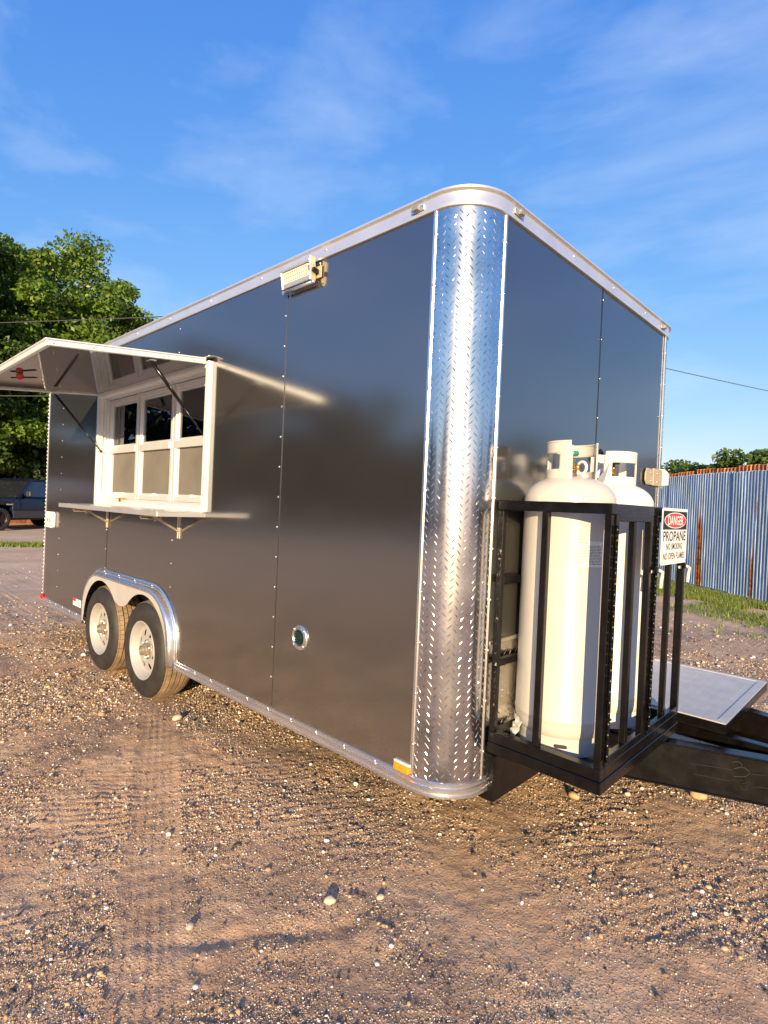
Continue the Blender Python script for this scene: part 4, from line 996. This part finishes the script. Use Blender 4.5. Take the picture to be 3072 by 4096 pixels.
# two swinging doors in the front
def door(y0, y1, xf=.482):
    d = bpy.data.objects.new('cage_door', None); COL.objects.link(d); d.parent = CG
    def db(name, b): return MB().box(*b).build(name, BLK, d, bevel=.0025)
    z0, z1 = B2+.006, TP0+.002; xb = xf-.004
    db('stile', (xb-.020,xb+.004,y0,y0+.025,z0,z1)); db('stile', (xb-.020,xb+.004,y1-.025,y1,z0,z1))
    db('door_rail', (xb-.020,xb+.004,y0+.0252,y1-.0252,z0,z0+.030)); db('door_rail', (xb-.020,xb+.004,y0+.0252,y1-.0252,z1-.026,z1))
    n_ = 1
    for k in range(n_):
        y = y0 + (y1-y0)*(k+1)/(n_+1); db('bar', (xb-.020,xb+.003,y-.0125,y+.0125,z0+.0302,z1-.0262))
    m = MB()
    for k in range(22): m.tube([(xf+.004,y0-.003,z0+.02+k*.038),(xf+.004,y0-.003,z0+.052+k*.038)], .0055, 8)
    m.build('piano_hinge', BLK, d, smooth=True)
door(.240, .612); door(.660, 1.060)
# the sign's wire ties and latches
for y, z in ((.655,1.235),(1.020,1.235)):
    m = MB(); m.tube([(.470,y-.02,z-.01),(.500,y-.01,z),(.504,y+.02,z-.008),(.500,y+.026,z-.04),(.499,y+.022,z-.075)], .0075, 7); m.build('tie_strap', PLASTICW, CG, smooth=True)
    m = MB(); m.box(.486,.502,y-.035,y+.006,z-.012,z+.012); m.build('latch', BLK, CG, bevel=.003)

# ---- beige bracket and white box on the far front corner
CBX = bpy.data.objects.new('corner_hardware', None); COL.objects.link(CBX); CBX.parent = T
MB().prism([(1.872,1.72),(1.895,1.752),(1.998,1.752),(1.998,1.650),(1.895,1.650),(1.872,1.675)], 'X', .006, .014).build('bracket_leaf', TANPL, CBX, bevel=.002)
MB().box(.007,.018,2.003,2.165,1.648,1.758).build('bracket_plate', TANPL, CBX, bevel=.002)
for y in (1.955,2.065):
    for z in (1.675,1.728): MB().sphere((.0165 if y < 2 else .0195,y,z), .006, 8, 4, (.6,1,1)).build('screw', RIVET, CBX, smooth=True)
MB().box(-.02,.006,2.150,2.215,1.640,1.650).build('bracket_foot', ALU, CBX)
MB().box(-.040,.022,2.178,2.215,1.656,1.764).build('box_back', WHITEP, CBX, bevel=.003)
MB().prism([(-.040,1.660),(.030,1.660),(.030,1.740),(.012,1.762),(-.040,1.762)], 'Y', 2.217, 2.262).build('box_cover', WHITEP, CBX, bevel=.004)

# ------------------------------------------------------------------ gas cylinders
def cyl_wrap(verts2d, r, cx_ang, cz):
    out = []
    for s_, z in verts2d:
        a = cx_ang + s_/r; out.append((r*math.cos(a), r*math.sin(a), cz+z))
    return out
def gas_cylinder(loc, label, m_, plates, va):
    g_ = thing('gas_cylinder', label, 'gas cylinder', loc, 0)
    r = .180; b = MB(); z0 = .10
    prof = [(.150,.055),(.166,.070),(.175,.088),(r,.112),(r,.130),(r+.0022,.134),(r,.139),(r,.90),(r,.972),(r+.002,.977),(r,.982),(r,.985)]
    for i in range(1, 13):
        a = math.pi/2*i/12; prof.append((r*math.cos(a)**.86 if i < 12 else .0, .985+.105*math.sin(a)))
    b.lathe(prof, 64); b.build('body', m_, g_, smooth=True)
    f = MB(); f.lathe([(.158,.086),(.163,.070),(.160,.050),(.164,.004),(.167,0),(.160,0),(.156,.05),(.152,.08)], 56); fr2 = f.build('foot_ring', m_, g_, smooth=True)
    for a in (-62, -150, 28, 118):
        a = R(a); sl_ = MB(); pts = []
        for i in range(9):
            t_ = math.pi*i/8; pts.append((.022*0+.018+.007*math.sin(t_)*1, .007*math.cos(t_)))
        ol = [(x,z) for x,z in pts]+[(-x,-z) for x,z in pts]
        sl_.add(cyl_wrap(ol,.1655,a,.038), [tuple(range(len(ol)))]); sl_.build('slot', DARK, fr2)
    # collar: two guard plates with hand holes
    cr0, cr1, cz0, cz1 = .094, .097, 1.050, 1.222
    def plate(a0, a1):
        q = MB(); na, nz = 30, 22; idx = {}
        def pt(i, j, r_): a = a0+(a1-a0)*i/na; return (r_*math.cos(a), r_*math.sin(a), cz0+(cz1-cz0)*j/nz)
        def hole(i, j):
            u, v = (i+.5)/na, (j+.5)/nz; du, dv_ = abs(u-.46), abs(v-.545)
            if du > .30 or dv_ > .19: return False
            cx_, cy_ = max(0,du-.255), max(0,dv_-.135); return not (cx_/.045)**2+(cy_/.055)**2 > 1
        def corner_cut(i, j):
            u, v = (i+.5)/na, (j+.5)/nz; 
            if v > .90 and (u < .035 or u > .965): return True
            return v < .10 and .25 < u < .75
        cells = [(i,j) for i in range(na) for j in range(nz) if not hole(i,j) and not corner_cut(i,j)]; vs = []; fs = []
        def vid(i, j):
            if (i,j) not in idx: idx[(i,j)] = len(vs); vs.append(pt(i,j,cr1))
            return idx[(i,j)]
        for i, j in cells: fs.append((vid(i,j),vid(i+1,j),vid(i+1,j+1),vid(i,j+1)))
        q.add(vs, fs); o = q.build('guard_plate', m_, cl, smooth=True); md = o.modifiers.new('solid','SOLIDIFY'); md.thickness = .006; md.offset = 0
        e = MB(); pts = [pt(i,nz,cr1) for i in range(1, na)]; e.tube(pts, .0052, 8); e.build('rolled_rim', m_, cl, smooth=True)
    cl = bpy.data.objects.new('collar', None); COL.objects.link(cl); cl.parent = g_
    for p0, p1 in plates: plate(R(p0), R(p1))
    # valve
    v = bpy.data.objects.new('valve', None); COL.objects.link(v); v.parent = g_; v.rotation_euler = (0,0,R(va))
    q = MB(); q.lathe([(.016,1.085),(.016,1.10),(.011,1.105),(.011,1.150),(.014,1.152),(.014,1.160),(.007,1.162),(.007,1.176)], 14); q.tube([(0,0,1.125),(.045,0,1.125)], .012, 12); q.build('valve_body', BRASS, v, smooth=True)
    q = MB(); q.lathe([(.0,1.192),(.024,1.192),(.028,1.186),(.028,1.178),(.024,1.173),(.0,1.173)], 18); q.build('handwheel', GREENK, v, smooth=True)
    q = MB(); pts = [(.055+.024*math.cos(R(a)), .002, 1.122+.024*math.sin(R(a))) for a in range(-150,151,20)]; q.tube(pts, .006, 8); q.tube([(.04,0,1.10),(.07,.02,1.085)], .008, 8); q.build('plug_strap', WHITEP, v, smooth=True)
    return g_
c1 = gas_cylinder((.205,.450,.510), 'cream propane cylinder nearest the trailer corner, with a printed label', CREAM, [(-192,-62),(25,155)], -20)
c2 = gas_cylinder((.205,.882,.510), 'whiter propane cylinder behind, next to the danger sign', WHITEC, [(-93,37),(75,205)], -125)
# printed label on the near cylinder
def text_mesh(body, size_w=None, size_h=None, offset=0., spacing=1.):
    cu = bpy.data.curves.new('lettering', 'FONT'); cu.body = body; cu.align_x = 'CENTER'; cu.align_y = 'CENTER'; cu.offset = offset; cu.space_character = spacing; cu.resolution_u = 3
    ob = bpy.data.objects.new('lettering_tmp', cu); COL.objects.link(ob)
    dg = bpy.context.evaluated_depsgraph_get(); me = bpy.data.meshes.new_from_object(ob.evaluated_get(dg))
    bpy.data.objects.remove(ob); bpy.data.curves.remove(cu)
    co = np.array([v.co[:] for v in me.vertices]); mn, mxx = co.min(0), co.max(0); c = (mn+mxx)/2; d = mxx-mn
    sx = size_w/d[0]; sy = size_h/d[1]
    for v in me.vertices: v.co = ((v.co.x-c[0])*sx, (v.co.y-c[1])*sy, 0)
    return me
LBL = mat('label_paper', (.72,.70,.64), .45, var=.03)
LBA = math.atan2(-.895,.40)+R(27)     # faces the camera side
lb = MB(); nA = 14; w_, h_ = .118, .098; RL = .1812
lb.add(cyl_wrap([(w_*(i/nA-.5), zz) for zz in (-h_/2, h_/2) for i in range(nA+1)], RL, LBA, .785), [(i,i+1,nA+2+i,nA+1+i) for i in range(nA)])
lbo = lb.build('warning_label', LBL, c1, smooth=True)
pr = MB()
for k in range(13):
    z = .030-k*.0058; x = -.056; 
    while x < .052:
        l = rnd.uniform(.008,.026); e = min(x+l,.055)
        pr.add(cyl_wrap([(x,z),(e,z),(e,z+.0028),(x,z+.0028)], RL+.0004, LBA, .785), [(0,1,2,3)]); x = e+.003
    if k in (2,7): pass
o = pr.build('print_lines', mat('grey_print', (.22,.21,.21), .5), lbo); o['kind'] = 'stuff'
me = text_mesh('DANGER', .050, .0085, .012)
for v in me.vertices:
    s_, z = v.co.x-.030, v.co.y+.0425; a = LBA + s_/(RL+.0004); v.co = ((RL+.0005)*math.cos(a), (RL+.0005)*math.sin(a), .785+z)
me.materials.append(BLKP); o = bpy.data.objects.new('lettering', me); COL.objects.link(o); o.parent = lbo
# crumpled wrap at the foot of the near cylinder and a paper tag at the far collar
bm = bmesh.new(); bmesh.ops.create_grid(bm, x_segments=10, y_segments=6, size=.5)
for v in bm.verts:
    a = R(-158)+v.co.x*R(70); rr2 = .172+.012*rnd.random()+(.03*(.5-v.co.y) if v.co.y < 0 else 0); v.co = Vector((.205+rr2*math.cos(a), .450+rr2*math.sin(a), .515+(v.co.y+.5)*.085+.006*rnd.random()))
me = bpy.data.meshes.new('plastic_wrap'); bm.to_mesh(me); bm.free(); me.materials.append(PLASTICW); o = bpy.data.objects.new('plastic_wrap', me); COL.objects.link(o); o.modifiers.new('solid','SOLIDIFY').thickness = .002
tag(o, 'crumpled clear plastic wrap around the foot of the cream cylinder', 'plastic wrap')
tgm = MB(); tgm.add([(.155,.795,1.565),(.225,.745,1.600),(.235,.775,1.690),(.165,.800,1.600)], [(0,1,2,3)]); o = tgm.build('paper_tag', WHITEPR, None, solid=.0015); tag(o, 'white paper tag tied to the collar of the rear cylinder', 'tag')

# ------------------------------------------------------------------ danger sign
SG = thing('danger_sign', 'white metal sign reading danger propane no smoking no open flames on the cage door', 'sign', (.4935,.842,1.369))
hw, hh = .169, .118
def sign_part(name, poly, x0, x1, m_, bev=0): return MB().prism(poly, 'X', x0, x1).build(name, m_, SG, bevel=bev)
sign_part('plate', roundrect(hw,hh,.012), 0, .0022, mat('sign_white', (.76,.77,.76), .28, 0, 1.5, var=.02, vscale=9))
sign_part('header_field', [(-hw+.010,hh-.012),(hw-.010,hh-.012),(hw-.010,hh-.090),(-hw+.010,hh-.090)], .0024, .0028, BLKP)
def ell(a, b, cz, n=40): return [(a*math.cos(2*math.pi*i/n), cz+b*math.sin(2*math.pi*i/n)) for i in range(n)]
zc = hh-.051
sign_part('oval_border', ell(.145,.0335,zc), .0030, .0033, WHITEPR); sign_part('oval', ell(.140,.0300,zc), .0035, .0038, REDP)
def letter(txt, w, h, cz, m_, x, off=.0, sp=1., cy=0.):
    me = text_mesh(txt, w, h, off, sp)
    for v in me.vertices: v.co = (x, v.co.x+cy, v.co.y+cz)
    me.materials.append(m_); o = bpy.data.objects.new('lettering', me); COL.objects.link(o); o.parent = SG
letter('DANGER', .204, .040, zc, WHITEPR, .0040, .012, 1.0)
letter('PROPANE', .300, .043, hh-.1175, BLKP, .0026, .014, 1.0)
letter('NO SMOKING', .212, .0280, hh-.1605, BLKP, .0026, .014, 1.08)
letter('NO OPEN FLAMES', .284, .0280, hh-.2010, BLKP, .0026, .014, 1.08)
for y in (-hw+.012, hw-.012): MB().sphere((.003,y,-hh+.010), .005, 8, 4, (.5,1,1)).build('screw', RIVET, SG)

# ------------------------------------------------------------------ pickup truck
TB = mat('dark_blue_car_paint', (.009,.013,.034), .25, .2, 1.5, coat=.25, var=.1, vscale=2)
TBG = mat('grey_lower_paint', (.05,.05,.055), .4, .3, coat=.3)
TG = mat('truck_glass', (.015,.018,.022), .04, 0, 1.9)
CHROME = mat('chrome', (.8,.8,.8), .12, 1)
TK = thing('pickup_truck', 'dark blue four door pickup truck parked in front of the trees', 'pickup truck', (-23.68,4.18,0), math.atan2(-.854,.515))
def loft(secs, name, m_, parent, bevel=.03):
    """secs: list of (x, [(y,z)...]) rings with equal counts"""
    b = MB(); k = len(secs[0][1]); b.add([(x,y,z) for x, r_ in secs for y, z in r_], [(i*k+j, i*k+(j+1) % k, (i+1)*k+(j+1) % k, (i+1)*k+j) for i in range(len(secs)-1) for j in range(k)] + [tuple(range(k)), tuple((len(secs)-1)*k+j for j in range(k-1,-1,-1))])
    return b.build(name, m_, parent, bevel=bevel, seg=2, auto=None, smooth=False)
def ring(hw_, z0, z1, tum=.0, sh=.0): return [(-hw_+.05,z0),(hw_-.05,z0),(hw_,z0+.15),(hw_+sh,(z0+z1)/2),(hw_-.02,z1-.06),(hw_-.10-tum,z1),(-hw_+.10+tum,z1),(-hw_+.02,z1-.06),(-hw_-sh,(z0+z1)/2),(-hw_,z0+.15)]
# body in three lofts with wheel arch gaps
loft([(2.92,ring(.88,.55,1.02)),(2.75,ring(.96,.50,1.10)),(2.40,ring(1.0,.60,1.16,0,.01))], 'front_end', TB, TK)
loft([(2.4001,ring(1.0,.88,1.16,0,.01)),(1.95,ring(1.02,.92,1.17,0,.01)),(1.5001,ring(1.0,.88,1.18,0,.01))], 'front_fender', TB, TK)
loft([(1.50,ring(1.0,.42,1.18,0,.015)),(.9,ring(1.0,.42,1.20,0,.015)),(-.3,ring(1.0,.42,1.22,0,.015)),(-1.02,ring(1.0,.42,1.23,0,.015))], 'cab_body', TB, TK)
loft([(-1.06,ring(1.0,.45,1.28)),(-1.12,ring(1.0,.45,1.30))], 'bed_front', TB, TK)
loft([(-1.1201,ring(1.0,.88,1.30)),(-2.05,ring(1.0,.88,1.30))], 'bed_side', TB, TK)
loft([(-2.0501,ring(1.0,.50,1.30)),(-2.90,ring(.97,.50,1.28))], 'bed_rear', TB, TK)
for sy in (-1,1): MB().box(-1.0,1.48,sy*1.012-.012,sy*1.012+.012,.44,.70).build('lower_panel', TBG, TK, bevel=.008)
# greenhouse: pillars, roof, glass
def cabpt(x, z, s): return (x, s*(.98-(z-1.2)*.28), z)
rf_ = MB(); rf_.add([cabpt(.55,1.80,-1),cabpt(.55,1.80,1),cabpt(-.85,1.82,1),cabpt(-.85,1.82,-1),(.40,-.70,1.89),(.40,.70,1.89),(-.75,.70,1.90),(-.75,-.70,1.90)], [(0,1,2,3),(4,7,6,5),(0,4,5,1),(1,5,6,2),(2,6,7,3),(3,7,4,0)])
rf_.build('roof', TB, TK, bevel=.03, seg=2)
for s_ in (-1,1):
    for (xa, xb, w_) in ((1.28,.55,.09),(-.02,-.10,.08),(-1.0,-.86,.16)):
        p_ = MB(); p_.bar(cabpt(xa,1.18,s_), cabpt(xb,1.81,s_), .05, w_, (1,0,0)); p_.build('pillar', TB, TK, bevel=.008)
    for poly in ([(1.14,1.21),(.50,1.78),(-.06,1.79),(.02,1.21)], [(-.07,1.21),(-.14,1.79),(-.80,1.80),(-.92,1.21)]):
        q = MB(); q.add([tuple(np.array(cabpt(x,z,s_))-np.array((0,s_*.012,0))) for x, z in poly], [(0,1,2,3)]); q.build('side_window', TG, TK, solid=.006)
q = MB(); q.add([cabpt(1.30,1.19,-.96),cabpt(1.30,1.19,.96),cabpt(.58,1.79,.96),cabpt(.58,1.79,-.96)], [(0,1,2,3)]); q.build('windshield', TG, TK, solid=.006)
q = MB(); q.add([cabpt(-1.02,1.22,-.9),cabpt(-1.02,1.22,.9),cabpt(-.87,1.80,.9),cabpt(-.87,1.80,-.9)], [(0,1,2,3)]); q.build('rear_window', TG, TK, solid=.006)
for s_ in (-1,1):
    MB().box(.86,1.02,s_*1.14-.10,s_*1.14+.10,1.23,1.42).build('wing_mirror', TBG, TK, bevel=.03, seg=2); MB().bar((.95,s_*.96,1.24),(.94,s_*1.10,1.28),.05,.04).build('mirror_arm', BLK, TK)
    for x in (.12,-.86): MB().box(x-.11,x+.06,s_*1.015-.018,s_*1.015+.018,1.05,1.085).build('door_handle', BLK, TK, bevel=.006)
    for x in (1.18,-.03,-1.0): MB().box(x-.005,x+.005,s_*1.012-.006,s_*1.012+.006,.48,1.20).build('door_seam', BLK, TK)
    MB().box(1.50,1.78,s_*1.008-.014,s_*1.008+.014,.90,.955).build('badge', CHROME, TK, bevel=.004)
    MB().box(2.72,2.93,s_*.70-.16,s_*.70+.16,.86,1.03).build('headlight', mat('lamp_lens', (.6,.6,.6), .1), TK, bevel=.02)
MB().box(2.88,2.95,-.48,.48,.68,1.02).build('grille', BLK, TK, bevel=.01); MB().box(2.86,3.02,-.95,.95,.45,.66).build('bumper', CHROME, TK, bevel=.03, seg=2); MB().box(-3.05,-2.90,-.92,.92,.50,.66).build('bumper', CHROME, TK, bevel=.02)
def twheel():
    w = bpy.data.objects.new('wheel', None); COL.objects.link(w); w.parent = TK
    q = MB(); q.lathe([(.24,.10),(.26,.13),(.36,.14),(.395,.11),(.40,.06),(.40,-.10),(.39,-.13),(.24,-.14)], 40, (0,0,0), 'Y'); q.build('tyre', TYRE, w, smooth=True)
    q = MB(); q.lathe([(.245,.115),(.235,.12),(.21,.06),(.08,.05),(.06,.08),(0,.08)], 30, (0,0,0), 'Y')
    for k in range(6): a = R(60*k); q.bar((.06*math.cos(a),.075,.06*math.sin(a)),(.23*math.cos(a),.09,.23*math.sin(a)),.05,.03,(0,1,0))
    q.build('rim', mat('dark_rim', (.06,.035,.035), .4, .5), w); return w
tw = twheel(); tw.location = (1.95,.87,.40)
for (x,y,rz) in ((-1.60,.87,0),(1.95,-.87,math.pi),(-1.60,-.87,math.pi)):
    q = copy_tree(tw, TK); q.location = (x,y,.40); q.rotation_euler = (0,0,rz)
MB().box(-2.8,2.6,-.80,.80,.36,.60).build('underbody', DARK, TK)
